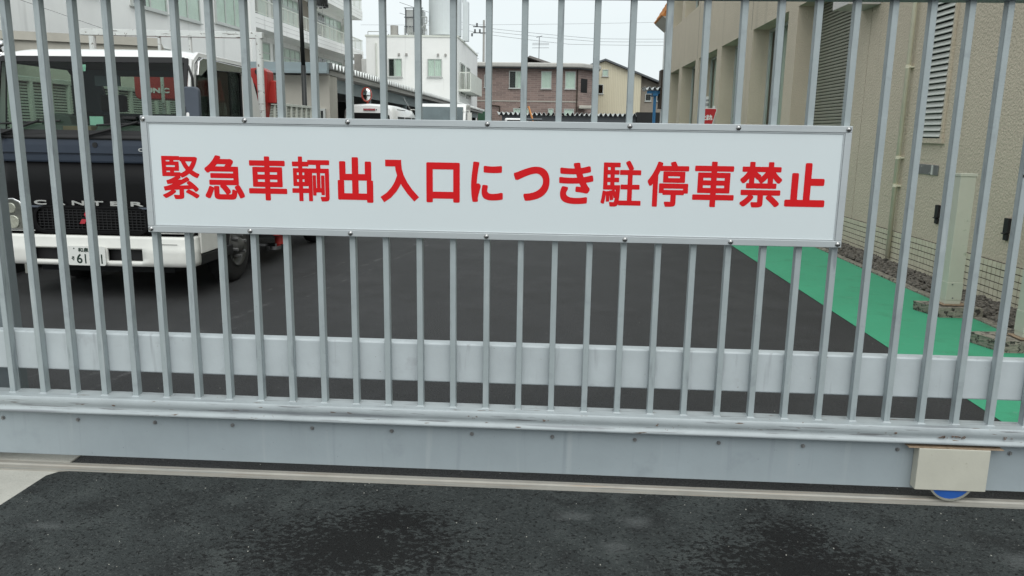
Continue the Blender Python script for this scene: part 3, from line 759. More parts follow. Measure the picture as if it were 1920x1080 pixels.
# cab body: lower shell, side panels with window openings, roof, rear wall
def side(sgn):
    b = B(); x0 = X(sgn * HW); x1 = X(sgn * (HW - .035))
    ol = [(Y(.085), 1.38), (Y(.235), 2.05), (Y(.36), 2.13), (Y(1.33), 2.13), (Y(1.57), 1.99), (Y(1.74), 1.70), (Y(1.76), .72), (Y(.08), .60)]
    il = [(Y(.19), 1.30), (Y(.30), 1.97), (Y(.37), 2.045), (Y(1.24), 2.045), (Y(1.29), 2.0), (Y(1.29), 1.22), (Y(1.22), 1.18), (Y(.24), 1.20)]
    b.ring(ol, il, 'x', x0, x1)
    return b, il
for sgn in (-1, 1):
    b, il = side(sgn); sp_ = b.build('cab_side', M['white_paint'], trk, bevel=.012)
    b = B(); xg = X(sgn * (HW - .02)); b.prism(il, 'x', xg, xg + .004); b.build('side_window', M['wind'] if sgn < 0 else M['tint'], sp_)
    # rubber seal and rain visor
    cen = (Y(.80), 1.62)
    sh_ = [(cen[0] + (q[0] - cen[0]) * .95, cen[1] + (q[1] - cen[1]) * .95) for q in il]
    b = B(); b.ring(il, sh_, 'x', X(sgn * (HW - .006)), X(sgn * (HW - .026))); b.build('window_seal', M['black'], sp_)
    if sgn > 0:
        b = B(); b.prism([(Y(.27), 1.93), (Y(.31), 2.055), (Y(.38), 2.085), (Y(1.30), 2.075), (Y(1.30), 2.02), (Y(.80), 2.0), (Y(.44), 1.985), (Y(.33), 1.93)], 'x', X(HW + .002), X(HW + .03)); b.build('rain_visor', M['chrome'], sp_, bevel=.008)
        b = B(); b.ring([(Y(.17), 1.25), (Y(.275), 2.03), (Y(.36), 2.09), (Y(1.30), 2.09), (Y(1.38), .74), (Y(.19), .74)],
                        [(Y(.176), 1.25), (Y(.281), 2.025), (Y(.365), 2.083), (Y(1.354), 2.083), (Y(1.374), .746), (Y(.196), .746)], 'x', X(HW + .0005), X(HW + .0015)); b.build('door_gap', M['black'], sp_)
        b = B(); b.box(X(HW + .002), X(HW + .03), Y(1.18), Y(1.32), 1.06, 1.09); b.build('door_handle', M['black'], sp_, bevel=.005)
# roof
rows = []
for y_, zc in ((.215, 2.055), (.225, 2.085), (.27, 2.122), (.40, 2.15), (.9, 2.165), (1.2, 2.16), (1.30, 2.15), (1.345, 2.11)):
    row = []
    for k in range(17):
        u = -1 + 2 * k / 16
        drop = (.05 if y_ > .25 else .02) * max(0, (abs(u) - .78) / .22) ** 2 + .010 * u * u
        row.append((X(u * (HW + .001)), Y(y_ + .012 * u ** 4 * (1 if y_ < .5 else 0)), zc - drop))
    rows.append(row)
b = B(); b.grid(rows); b.build('cab_roof', M['white_paint'], trk, smooth=True, solid=.02)
# rear wall with window
b = B(); b.ring([(X(-HW + .04), .8), (X(HW - .04), .8), (X(HW - .04), 2.08), (X(-HW + .04), 2.08)], [(X(-.62), 1.62), (X(.62), 1.62), (X(.62), 1.98), (X(-.62), 1.98)], 'y', Y(1.60), Y(1.635))
cr = b.build('cab_rear', M['plastic'], trk)
for v in cr.data.vertices: v.co.y -= max(0, v.co.z - 1.3) * .42 - .03
b = B(); b.box(X(-.62), X(.62), Y(1.615), Y(1.619), 1.62, 1.98); rw_ = b.build('rear_window', M['wind'], cr)
for v in rw_.data.vertices: v.co.y -= max(0, v.co.z - 1.3) * .42 - .03
b = B(); b.box(X(-HW + .04), X(HW - .04), Y(.13), Y(1.59), .70, .74); b.build('cab_floor', M['seat'], trk)
b = B(); b.box(X(-HW + .05), X(HW - .05), Y(.28), Y(1.28), 2.035, 2.05); b.build('headliner', M['seat'], trk)
# plan curve for the front
def plan(hw, r, y0, ylen, n=6):
    pts = [(-hw, y0 + ylen)]
    for i in range(n + 1):
        a = PI + PI / 2 * i / n
        pts.append((-hw + r + r * math.cos(a), y0 + r + r * math.sin(a)))
    for k in range(1, 12): pts.append((-hw + r + (2 * hw - 2 * r) * k / 12, y0 - .012 * math.sin(PI * k / 12)))
    for i in range(n + 1):
        a = -PI / 2 + PI / 2 * i / n
        pts.append((hw - r + r * math.cos(a), y0 + r + r * math.sin(a)))
    pts.append((hw, y0 + ylen))
    return pts
def skin(name, m, zs, hw, r, y0, ylen, skip=None, solid=.012, smooth=True, parent=None):
    base = plan(hw, r, y0, ylen)
    rows = []
    for z, ins in zs:
        rows.append([(X(x * (1 - ins / hw)), Y(y_ + ins), z) for x, y_ in base])
    b = B(); b.grid(rows, skip=skip and (lambda i, j: skip(zs[i][0], zs[i + 1][0], (base[j][0] + base[j + 1][0]) / 2)))
    return b.build(name, m, parent or trk, smooth=smooth, solid=solid)
skin('front_panel', M['gloss_black'], [(.55, .03), (.60, .02), (.80, .01), (1.0, .012), (1.185, .02)], HW - .004, .13, .055, .12)
skin('upper_panel', M['slate'], [(1.187, .006), (1.20, .002), (1.243, .002), (1.246, .018), (1.262, .018), (1.265, .002), (1.33, .008), (1.378, .018)], HW - .004, .13, .05, .14, smooth=False)
skin('cowl', M['black'], [(1.3785, .02), (1.395, .025), (1.425, .03)], HW - .006, .10, .05, .07)
for x in (-.05, .62):
    b = B(); b.cyl((X(x + (.11 if x < 0 else 0)), Y(.04), 1.335), (X(x + (.11 if x < 0 else 0)), Y(.09), 1.335), .022, 14); b.build('washer_cap', M['black'], trk)
text_mesh('OTU', 'badge', M['silver'], trk, X(.45), X(.60), 1.285, 1.315, Y(.018), bold=.001, depth=.001)
# windscreen and frame
wb, wt = (Y(.075), 1.43), (Y(.225), 2.05)
def slant(x0, x1, s0_, s1_, th=.006, off=0):
    (ya, za), (yb, zb) = wb, wt
    def q(s, o): return (ya + (yb - ya) * s - o * .9, za + (zb - za) * s + o * .42)
    b = B(); a0, a1, c0, c1 = q(s0_, off), q(s1_, off), q(s0_, off + th), q(s1_, off + th)
    b.hexa([(x0, c0[0], c0[1]), (x1, c0[0], c0[1]), (x1, a0[0], a0[1]), (x0, a0[0], a0[1]), (x0, c1[0], c1[1]), (x1, c1[0], c1[1]), (x1, a1[0], a1[1]), (x0, a1[0], a1[1])])
    return b
ws = slant(X(-HW + .055), X(HW - .055), .0, 1.0).build('windscreen', M['wind'], trk)
for (x0, x1, s0_, s1_) in ((-HW + .03, -HW + .062, -.02, 1.02), (HW - .062, HW - .03, -.02, 1.02), (-HW + .062, HW - .062, .955, 1.03), (-HW + .062, HW - .062, -.03, .035)):
    slant(X(x0), X(x1), s0_, s1_, .014, -.002).build('windscreen_seal', M['black'], ws)
for sgn in (-1, 1):          # pillars
    x0, x1 = sorted((sgn * (HW - .03), sgn * (HW - .001)))
    slant(X(x0), X(x1), -.05, 1.03, .02, -.02).build('pillar', M['white_paint'], trk, bevel=.006)
b = slant(X(-.125), X(-.06), .84, .93, .002, -.003); b.build('inspection_sticker', M['sticker'], ws)
text_mesh('12', 'sticker_print', M['darkprint'], ws, X(-.115), X(-.072), 1.958, 1.998, Y(.185), bold=.002, depth=.002)
# wipers
def seg(p, q, r): 
    b = B(); b.cyl(p, q, r, 8); return b
for xa, xb in ((-.80, -.42), (-.02, .44)):
    b = B(); b.cyl((X(xa), Y(.035), 1.405), (X(xb), Y(.06), 1.53), .011, 8); b.cyl((X(xb - .36), Y(.062), 1.50), (X(xb + .18), Y(.07), 1.53), .008, 8); b.cyl((X(xa), Y(.06), 1.38), (X(xa), Y(.015), 1.42), .024, 10)
    b.build('wiper', M['black'], trk)
b = B(); b.box(X(.30), X(.42), Y(.07), Y(.10), 1.55, 1.575); b.build('washer_nozzle', M['black'], trk, bevel=.006)
# dashboard, wheel, seats, mirror inside
b = B(); b.prism([(Y(.18), 1.1), (Y(.18), 1.44), (Y(.30), 1.50), (Y(.52), 1.48), (Y(.58), 1.30), (Y(.50), 1.1)], 'x', X(-HW + .06), X(HW - .06)); dsh = b.build('dashboard', M['dash'], trk, bevel=.02)
b = B(); b.prism([(X(-.60), 1.49), (X(-.30), 1.49), (X(-.33), 1.575), (X(-.45), 1.60), (X(-.57), 1.575)], 'y', Y(.34), Y(.5)); b.build('instrument_hood', M['dash'], dsh, bevel=.015)
b = B(); b.box(X(-.28), X(-.03), Y(.16), Y(.26), 1.445, 1.49); b.build('box_on_dashboard', M['umber'], dsh)
b = B(); b.box(X(-.12), X(.0), Y(.3), Y(.31), 1.5, 1.575); b.build('paper_card', M['sticker'], dsh)
b = B(); c_ = Vector((X(-.45), Y(.66), 1.50)); ax = Vector((0, -.55, .83)).normalized(); e1 = Vector((1, 0, 0)); e2 = ax.cross(e1)
pts = [c_ + (e1 * math.cos(2 * PI * k / 24) + e2 * math.sin(2 * PI * k / 24)) * .20 for k in range(25)]
b.tube(pts, .014, 6)
for k in (0, 9, 15): b.cyl(c_, pts[k], .012, 6)
b.cyl(c_ - ax * .25, c_ + ax * .01, .035, 10); b.build('steering_wheel', M['black'], trk)
for x in (-.45, .40):
    b = B(); b.box(X(x - .24), X(x + .24), Y(.82), Y(1.30), 1.0, 1.15); b.hexa([(X(x - .24), Y(1.22), 1.1), (X(x + .24), Y(1.22), 1.1), (X(x + .24), Y(1.36), 1.1), (X(x - .24), Y(1.36), 1.1), (X(x - .20), Y(1.24), 1.60), (X(x + .20), Y(1.24), 1.60), (X(x + .20), Y(1.36), 1.60), (X(x - .20), Y(1.36), 1.60)])
    b.box(X(x - .13), X(x + .13), Y(1.25), Y(1.33), 1.63, 1.80); b.build('seat', M['seat'], trk, bevel=.03)
b = B(); b.box(X(-.13), X(.10), Y(.44), Y(.46), 1.84, 1.93); b.cyl((X(-.02), Y(.45), 1.9), (X(-.02), Y(.42), 2.04), .009, 6); b.build('cab_mirror', M['plastic'], trk, bevel=.006)
# wing mirrors
b = B(); b.prism(rrect(X(.875), 1.69, .155, .28, .04), 'y', Y(.12), Y(.17)); mr = b.build('wing_mirror', M['plastic'], trk, bevel=.012)
b = B(); b.tube([(X(.86), Y(.16), 2.0), (X(.90), Y(.14), 1.9), (X(.90), Y(.15), 1.5), (X(.85), Y(.17), 1.42)], .011, 8); b.build('mirror_arm', M['black'], mr)
b = B(); b.tube([(X(-.86), Y(.25), 2.0), (X(-1.0), Y(.1), 2.0), (X(-1.03), Y(.1), 1.35), (X(-.86), Y(.15), 1.25)], .013, 8)
b.box(X(-1.12), X(-.95), Y(.08), Y(.13), 1.55, 1.9); b.build('wing_mirror', M['black'], trk)
# grille
b = B()
b.ring(rrect(X(-.02), .695, 1.02, .235, .09), rrect(X(-.02), .70, .97, .19, .075), 'y', Y(.02), Y(.06)); gl_ = b.build('grille', M['gloss_black'], trk, bevel=.004)
b = B()
for k in range(8): b.box(X(-.50), X(.46), Y(.034), Y(.045), .612 + k * .024, .619 + k * .024)
for k in range(26): b.box(X(-.49 + k * .0375), X(-.484 + k * .0375), Y(.037), Y(.048), .61, .79)
b.build('grille_mesh', M['black'], gl_)
b = B(); b.box(X(-.56), X(.56), Y(.022), Y(.05), .795, .812); b.build('grille_trim', M['plastic'], gl_, bevel=.005)
for ch, xc in zip('CANTER', (-.455, -.29, -.12, .05, .22, .40)):
    text_mesh(ch, 'badge_letter', M['silver'], trk, X(xc - .055), X(xc + .055), .822, .862, Y(.022), bold=.003, depth=.003)
# three-diamond emblem
b = B(); cz, cx, s = .705, X(-.045), .078
for ang in (90, 210, 330):
    a = R(ang); d = Vector((math.cos(a), 0, math.sin(a))); e = Vector((-d.z, 0, d.x))
    c = Vector((cx, 0, cz)); P_ = [c, c + d * s * .5 + e * s * .29, c + d * s, c + d * s * .5 - e * s * .29]
    b.prism([(p.x, p.z) for p in P_], 'y', Y(.004), Y(.02))
b.build('emblem', M['emblem'], trk)
# headlights
for sgn in (-1, 1):
    xa = sgn * .70
    pol = [(xa - .10 * sgn, .60), (xa + .145 * sgn, .60), (xa + .158 * sgn, .70), (xa + .15 * sgn, .78), (xa + .12 * sgn, .835), (xa + .07 * sgn, .868), (xa + .02 * sgn, .872), (xa - .04 * sgn, .845), (xa - .075 * sgn, .79), (xa - .09 * sgn, .70)]
    b = B(); b.prism([(X(x), z) for x, z in pol], 'y', Y(.046), Y(.12)); hl = b.build('headlight', M['chrome'], trk, bevel=.008)
    q_ = [(X(xa + .03 * sgn + (x - xa - .03 * sgn) * .9), .735 + (z - .735) * .92) for x, z in pol]
    b = B(); b.prism(q_, 'y', Y(.040), Y(.047)); b.build('reflector', M['tint_dark'], hl)
    b = B(); b.cyl((X(xa + .03 * sgn), Y(.046), .665), (X(xa + .03 * sgn), Y(.030), .665), .058, 24); b.build('lens', M['lamp_clear'], hl, bevel=.006)
    b = B(); b.cyl((X(xa + .04 * sgn), Y(.046), .785), (X(xa + .04 * sgn), Y(.034), .785), .045, 20); b.build('lens', M['lamp_clear'], hl, bevel=.006)
    b = B(); b.box(X(xa - .13), X(xa + .15), Y(.05), Y(.1), .585, .597); b.build('headlight_trim', M['silver'], hl, bevel=.003)
# bumper, with two intakes
def bskip(za, zb, x):
    return za >= .344 and zb <= .462 and (-.55 < x < -.24 or .12 < x < .43)
zs = [(.298, .03), (.306, .008), (.345, .0), (.38, .0), (.42, .0), (.461, .0), (.468, .004), (.54, .006), (.560, .012), (.566, .04)]
base = plan(HW + .005, .10, .0, .16)
rows = []
xs_extra = []
bp = []
for (x, y_) in base: bp.append((x, y_))
# denser points around the intakes
mid = [p for p in bp if abs(p[0]) < .76]
ends_l = [p for p in bp if p[0] <= -.76]; ends_r = [p for p in bp if p[0] >= .76]
xs_m = [-.72, -.60, -.55, -.54, -.40, -.25, -.24, -.1, .0, .12, .13, .25, .42, .43, .5, .6, .72]
bp = ends_l + [(x, -.012 * math.cos(x / .77 * PI / 2)) for x in xs_m] + ends_r
rows = [[(X(x * (1 - ins / HW)), Y(y_ + ins), z) for x, y_ in bp] for z, ins in zs]
b = B(); b.grid(rows, skip=lambda i, j: bskip(zs[i][0], zs[i + 1][0], (bp[j][0] + bp[j + 1][0]) / 2))
bmp = b.build('bumper', M['white_dirty'], trk, solid=.03)
bmp.data.shade_smooth()
for x0, x1 in ((-.60, -.2), (.08, .48)):
    b = B(); b.box(X(x0), X(x1), Y(.06), Y(.075), .32, .49); b.build('intake', M['black'], bmp)
b = B(); b.box(X(.56), X(.74), Y(-.0045), Y(-.003), .4995, .5005 + .003); b.build('bumper_groove', M['black'], bmp)
b = B(); b.box(X(HW - .02), X(HW + .012), Y(.165), Y(.60), .40, .60); bmq = b.build('corner_panel', M['white_dirty'], trk, bevel=.012)
b = B(); b.box(X(HW - .03), X(HW + .006), Y(.162), Y(.85), .30, .395); b.build('step_guard', M['black'], trk, bevel=.01)
b = B(); b.box(X(-HW - .012), X(-HW + .02), Y(.165), Y(.60), .40, .60); b.build('corner_panel', M['white_dirty'], trk, bevel=.012)
# number plate
b = B(); b.prism(rrect(X(-.058), .392, .335, .168, .018), 'y', Y(-.026), Y(-.022)); npl = b.build('number_plate', M['plate'], trk)
text_mesh('和泉', 'plate_print', M['darkprint'], npl, X(-.130), X(-.035), .423, .462, Y(-.0262), bold=.0016, depth=.0008)
text_mesh('・', 'plate_print', M['darkprint'], npl, X(-.172), X(-.160), .448, .460, Y(-.0262), bold=.0022, depth=.0008)
text_mesh('4', 'plate_print', M['darkprint'], npl, X(-.020), X(.004), .425, .461, Y(-.0262), bold=.0022, depth=.0008)
text_mesh('そ', 'plate_print', M['darkprint'], npl, X(-.195), X(-.165), .350, .385, Y(-.0262), bold=.0022, depth=.0008)
text_mesh('6', 'plate_print', M['darkprint'], npl, X(-.148), X(-.098), .325, .407, Y(-.0262), bold=.0022, depth=.0008)
for x in (-.070, .075):
    b = B(); b.box(X(x - .006), X(x + .006), Y(-.0272), Y(-.0263), .325, .407); b.build('plate_print', M['darkprint'], npl)
b = B(); b.box(X(-.035), X(-.018), Y(-.0272), Y(-.0263), .360, .368); b.build('plate_print', M['darkprint'], npl)
# chassis, wheels
b = B(); b.box(X(-.35), X(-.27), Y(.25), Y(5.1), .50, .66); b.box(X(.27), X(.35), Y(.25), Y(5.1), .50, .66); b.box(X(-.5), X(.5), Y(.3), Y(1.6), .42, .70); b.box(X(-.7), X(.7), Y(.08), Y(.2), .33, .6); b.box(X(-.62), X(.60), Y(.2), Y(1.9), .22, .418); b.box(X(-.85), X(.85), Y(2.0), Y(3.2), .3, .6)  # low boxes are added to block light and darken the ground beneath
b.build('chassis_and_blockers', M['dark'], trk)
def wheel(x, y_, sgn, dual=False):
    b = B(); r_w, wd = .36, .20
    prof_ = [(0, .20), (.01, .30), (.02, .345), (.05, .36), (wd - .05, .36), (wd - .02, .345), (wd - .01, .30), (wd, .20)]
    n = 32; rows = []
    for dx, rr in prof_:
        rows.append([(x - sgn * dx, y_ + rr * math.cos(2 * PI * k / n), .36 + rr * math.sin(2 * PI * k / n)) for k in range(n + 1)])
    b.grid(rows); w_ = b.build('wheel', M['tyre'], trk, smooth=True)
    b = B(); rows = []
    for dx, rr in ((0, .205), (-.012, .20), (.02, .185), (.07, .16), (.03, .11), (-.02, .075), (-.05, .05), (-.055, .001)) if not dual else ((0, .205), (-.01, .2), (.05, .18), (.12, .16), (.13, .1), (.06, .06), (.055, .001)):
        rows.append([(x - sgn * dx, y_ + rr * math.cos(2 * PI * k / n), .36 + rr * math.sin(2 * PI * k / n)) for k in range(n + 1)])
    b.grid(rows); rm = b.build('rim', M['rim'], w_, smooth=True)
    if not dual:
        b = B()
        for k in range(6):
            a = 2 * PI * k / 6 + .3; c = (y_ + .105 * math.cos(a), .36 + .105 * math.sin(a)); b.cyl((x - sgn * .03, *c), (x + sgn * .045, *c), .017, 6)
        for k in range(8):
            a = 2 * PI * k / 8; c = (y_ + .155 * math.cos(a), .36 + .155 * math.sin(a)); b.cyl((x - sgn * .055, *c), (x - sgn * .05, *c), .02, 8)
        b.build('wheel_nut', M['bolt'], w_)
for sgn in (-1, 1):
    wheel(X(sgn * (HW - .02)), Y(1.02), sgn); wheel(X(sgn * (HW - .03)), Y(3.84), sgn, True)
b = B(); b.prism([(Y(.60), .74), (Y(.62), .55), (Y(.72), .72), (Y(.85), .78), (Y(1.2), .78), (Y(1.38), .70), (Y(1.45), .45), (Y(1.50), .45), (Y(1.50), .80), (Y(.62), .80)], 'x', X(HW - .25), X(HW + .01)); b.build('mudguard', M['dark'], trk)
b = B(); b.box(X(HW - .22), X(HW - .02), Y(1.56), Y(1.58), .10, .6); b.build('mud_flap', M['black'], trk)
# cargo bed
b = B(); b.box(X(-HW), X(HW), Y(2.45), Y(5.2), .78, .86)
bed = b.build('cargo_bed', M['slate'], trk)
for x0, x1, y0, y1 in ((-HW, -HW + .03, 2.45, 5.2), (HW - .03, HW, 2.45, 5.2), (-HW + .031, HW - .031, 5.16, 5.2), (-HW + .031, HW - .031, 2.45, 2.49)):
    b = B(); b.box(X(x0), X(x1), Y(y0), Y(y1), .861, 1.22); b.build('bed_side', M['slate'], bed, bevel=.005)
# rack with flaking paint behind the cab
b = B(); b.bar((X(-1.05), Y(1.80), 2.455), (X(.905), Y(1.80), 2.435), .06, .062); rk = b.build('rack', M['rack'], trk, bevel=.004)
for x, r__ in ((-.92, .035), (-.20, .018), (.13, .018), (.86, .036)):
    b = B(); b.cyl((X(x), Y(1.80), .86), (X(x), Y(1.80), 2.415), r__, 12); b.build('rack_post', M['rack'], rk)
# crane: base, column, boom, head, jacks
b = B(); b.box(X(-.45), X(.45), Y(1.80), Y(2.35), .70, 1.0); b.box(X(-.30), X(.30), Y(1.95), Y(2.3), 1.0, 1.5); cn = b.build('crane', M['crane'], trk, bevel=.02)
b = B(); b.prism(rrect(X(-.37), 1.94, .50, .32, .06), 'y', Y(2.0), Y(2.3)); cb = b.build('crane_column', M['crane'], cn, bevel=.02)
text_mesh('UNIC', 'lettering', M['whiteprint'], cb, X(-.48), X(-.22), 1.85, 1.905, Y(1.99), bold=.004, depth=.002)
b = B(); b.prism([(X(-.1), 1.72), (X(-.1), 1.98), (X(.60), 2.02), (X(.60), 1.80)], 'y', Y(2.05), Y(2.25)); b.build('boom', M['crane'], cn, bevel=.01)
b = B(); b.prism([(X(.60), 1.62), (X(.64), 2.06), (X(.70), 2.12), (X(.80), 2.13), (X(.875), 2.09), (X(.875), 1.98), (X(.80), 1.55), (X(.74), 1.30), (X(.66), 1.30)], 'y', Y(1.95), Y(2.15)); bh = b.build('boom_head', M['crane'], cn, bevel=.012)
b = B(); b.box(X(.80), X(.925), Y(2.05), Y(2.25), 1.76, 2.0); b.build('hook_box', M['crane'], cn, bevel=.012)
b = B(); b.cyl((X(.78), Y(1.945), 2.08), (X(.78), Y(1.93), 2.08), .03, 18); b.ring([(X(.66 + .10 * math.cos(k * PI / 12)), 1.85 + .16 * math.sin(k * PI / 12)) for k in range(24)], [(X(.66 + .075 * math.cos(k * PI / 12)), 1.85 + .13 * math.sin(k * PI / 12)) for k in range(24)], 'y', Y(1.93), Y(1.948)); b.build('sheave', M['black'], bh)
b = B(); b.box(X(.70), X(.92), Y(2.0), Y(2.3), .32, .50); b.cyl((X(.84), Y(2.2), .20), (X(.84), Y(2.2), .9), .05, 12); b.build('jack_leg', M['crane'], cn, bevel=.01)
b = B(); b.cyl((X(.80), Y(2.1), .16), (X(.80), Y(2.1), .20), .09, 16); b.box(X(.6), X(.88), Y(1.95), Y(2.0), .21, .24); b.build('jack_foot', M['chrome'], cn)

# ================================================================ LOUVRED FENCE beside the truck
fc = thing('slatted_fence', (-5.4, 9, 0), 'white slatted fence running back beside the crane truck', 'fence')
b = B(); z = .3
while z < 1.92:
    b.box(-5.44, -5.415, 3.7, 14.6, z, z + .019); z += .030
b.build('slat_panel', M['fence'], fc)['kind'] = 'stuff'
b = B(); b.box(-5.455, -5.375, 3.7, 14.6, 1.925, 1.975); b.build('top_rail', M['fence'], fc, bevel=.004)
b = B(); b.box(-.018, .018, -.022, .022, 0, 1.924)
p0 = b.build('upright', M['fence'], fc, shift=Vector((0, 0, 0)))
y_ = 3.8; p0.location = Vector((-5.395, y_, 0)) - org(fc)
while y_ < 14.4:
    y_ += .32; put(p0, fc, Vector((-5.395, y_, 0)) - org(fc))
b = B(); b.box(-5.52, -5.50, 3.7, 14.6, 0, 1.95); b.build('gap_shade_sheet', M['dark'], fc)  # sheet coloured dark to stand in for shade between the slats

# ================================================================ lamp post
lp = thing('lamp_post', (-5.50, 14.3, 0), 'slim black lamp post behind the slatted fence', 'lamp post')
b = B(); b.cyl((-5.80, 14.9, 0), (-5.80, 14.9, 2.9), .055, 14); b.cyl((-5.80, 14.9, 2.9), (-5.83, 14.9, 4.9), .047, 14); b.build('pole', M['dpole'], lp, smooth=True)
b = B(); b.cyl((-5.83, 14.9, 4.36), (-5.3, 14.9, 4.40), .03, 10); b.build('arm', M['dpole'], lp)
b = B(); b.cyl((-5.42, 14.9, 4.20), (-5.42, 14.9, 4.34), .22, 20); b.cyl((-5.42, 14.9, 4.34), (-5.42, 14.9, 4.5), .2, 20, .06)
for k in range(12):
    a = k * PI / 6; b.cyl((-5.42 + .20 * math.cos(a), 14.9 + .2 * math.sin(a), 4.16), (-5.42 + .20 * math.cos(a), 14.9 + .2 * math.sin(a), 4.22), .035, 8)
b.build('lamp_head', M['dpole'], lp)
b = B(); b.cyl((-5.42, 14.9, 4.17), (-5.42, 14.9, 4.2), .12, 16); b.build('lamp_glass', M['tank'], lp)

# ================================================================ GREY LOW BUILDING behind the truck
lb = thing('low_grey_building', (-12, 13, 0), 'low weathered beige concrete building behind the truck cab', 'building')
def quadwall(b, p, q, th, z0, z1):
    p, q = Vector((*p, 0)), Vector((*q, 0)); n = (q - p).normalized().cross(Vector((0, 0, 1))) * -th
    b.hexa([(p.x, p.y, z0), (q.x, q.y, z0), (q.x + n.x, q.y + n.y, z0), (p.x + n.x, p.y + n.y, z0), (p.x, p.y, z1), (q.x, q.y, z1), (q.x + n.x, q.y + n.y, z1), (p.x + n.x, p.y + n.y, z1)])
b = B(); quadwall(b, (-15.2, 11.2), (-8.75, 14.1), 3.5, 0, 3.2); b.build('wall', M['greywall'], lb)
b = B(); quadwall(b, (-15.3, 11.08), (-8.7, 14.05), 3.6, 3.2, 3.37); b.build('roof_edge', M['greywall'], lb)
b = B(); quadwall(b, (-11.75, 12.65), (-11.35, 12.83), -.16, 2.65, 3.12); b.build('vent_box', M['dark'], lb)
b = B(); b.tube([(-11.5, 12.6, 3.05), (-11.2, 12.45, 3.08), (-11.05, 12.45, 3.02), (-11.02, 12.5, 2.8)], .09, 12); b.tube([(-11.45, 12.6, 2.85), (-11.1, 12.5, 2.86)], .07, 10); b.build('vent_pipe', M['chrome'], lb, smooth=True)

# ================================================================ CARPORT with folded roof (left, receding)
cp = thing('carport', (-9, 30, 0), 'long carport with white folded plate roof edge and dark bays', 'carport')
b = B(); folded(b, 'y', 16.15, 56.5, -5.5, -11.5, 2.93, .14, .30)
b.build('folded_roof', M['fold'], cp, solid=.01)
b = B(); b.box(-7.6, -5.56, 15.95, 16.1, 2.80, 3.06); b.box(-7.6, -5.56, 15.90, 15.949, 2.80, 2.87)
b.build('fascia', M['fascia'], cp, bevel=.005)
b = B(); b.box(-7.2, -5.62, 16.3, 16.5, 0, 2.78); b.box(-11.5, -7.2, 16.3, 16.5, 0, 2.78); b.box(-5.92, -5.62, 16.5, 17.0, 0, 2.78); b.build('end_wall', M['cream_wall'], cp)
b = B(); b.box(-5.95, -5.60, 16.35, 56, 2.79, 2.90); b.build('soffit', M['soffit'], cp)
b = B(); b.box(-6.1, -5.96, 17.0, 56, 2.45, 2.79)
for y_ in range(22, 56, 6): b.box(-6.1, -5.97, y_, y_ + .15, 0, 2.45)
b.build('steel_beam', M['fascia'], cp)
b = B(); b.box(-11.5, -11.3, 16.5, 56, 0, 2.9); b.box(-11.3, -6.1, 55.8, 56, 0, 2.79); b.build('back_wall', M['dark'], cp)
window(cp, 'x', 16.3, -1, -5.98, -5.72, 1.2, 1.98, cols=1, pane='pane', sill=False)
cp.rotation_euler = (0, 0, 0)

# traffic mirror
tm = thing('traffic_mirror', (-5.33, 18.4, 0), 'round orange rimmed traffic mirror above the white van roof', 'mirror')
b = B(); n = 28; c = (-5.33, 2.45)
b.ring([(c[0] + .148 * math.cos(2 * PI * k / n), c[1] + .20 * math.sin(2 * PI * k / n)) for k in range(n)], [(c[0] + .13 * math.cos(2 * PI * k / n), c[1] + .178 * math.sin(2 * PI * k / n)) for k in range(n)], 'y', 18.9, 18.96)
b.build('rim', M['orange'], tm)
b = B(); rows = []
for rr, dy in ((0.001, -.035), (.4, -.03), (.75, -.015), (1, .0)):
    rows.append([(c[0] + .135 * rr * math.cos(2 * PI * k / n), 18.93 + dy, c[1] + .182 * rr * math.sin(2 * PI * k / n)) for k in range(n + 1)])
b.grid(rows); b.build('mirror_face', M['mirrorface'], tm, smooth=True)
b = B(); b.cyl((-5.33, 19.0, 0), (-5.33, 19.0, 2.6), .038, 10); b.build('pole', M['orange'], tm)

# ================================================================ WHITE VAN (seen from behind)
vn = thing('white_van', (-4.95, 19, 0), 'white box van seen from behind with red high brake lamp', 'van')
vx0, vx1 = -5.62, -4.15; vy = 17.3
def section(y_, zt, ins, top):
    w0, w1 = vx0 + ins, vx1 - ins; m_ = .07 + top
    return [(w0, y_, .35), (w0 - 0, y_, 1.15), (w0 + m_ * .5, y_, 1.6), (w0 + m_, y_, zt - .16), (w0 + m_ + .08, y_, zt - .04), (w0 + m_ + .22, y_, zt), ((w0 + w1) / 2, y_, zt + .025), (w1 - m_ - .22, y_, zt), (w1 - m_ - .08, y_, zt - .04), (w1 - m_, y_, zt - .16), (w1 - m_ * .5, y_, 1.6), (w1, y_, 1.15), (w1, y_, .35)]
b = B()
b.grid([section(vy, 2.08, .05, .02), section(vy + .12, 2.13, 0, .0), section(vy + 1.5, 2.13, 0, .0), section(vy + 2.9, 2.08, 0, 0), section(vy + 3.4, 1.95, 0, .02), section(vy + 3.9, 1.70, .0, .04), section(vy + 4.35, 1.30, .03, .03)])
s_ = section(vy, 2.08, .05, .02); vv = [b.bm.verts.new(p) for p in s_]; b.bm.faces.new(vv)
b.build('body', M['white_paint'], vn, bevel=.02)
b = B(); b.prism([(vx0 + .16, 1.30), (vx1 - .16, 1.30), (vx1 - .20, 1.85), (vx1 - .28, 1.92), (vx0 + .28, 1.92), (vx0 + .20, 1.85)], 'y', vy - .012, vy - .003); b.build('rear_window', M['gloss_black'], vn, bevel=.003)
b = B(); b.box(-5.03, -4.72, vy - .03, vy - .004, 1.975, 2.03); b.build('brake_lamp', M['lamp_red'], vn, bevel=.006)
b = B(); b.box(-4.70, -4.68, vy - .02, vy - .003, 1.99, 2.02); b.build('camera_dot', M['black'], vn)
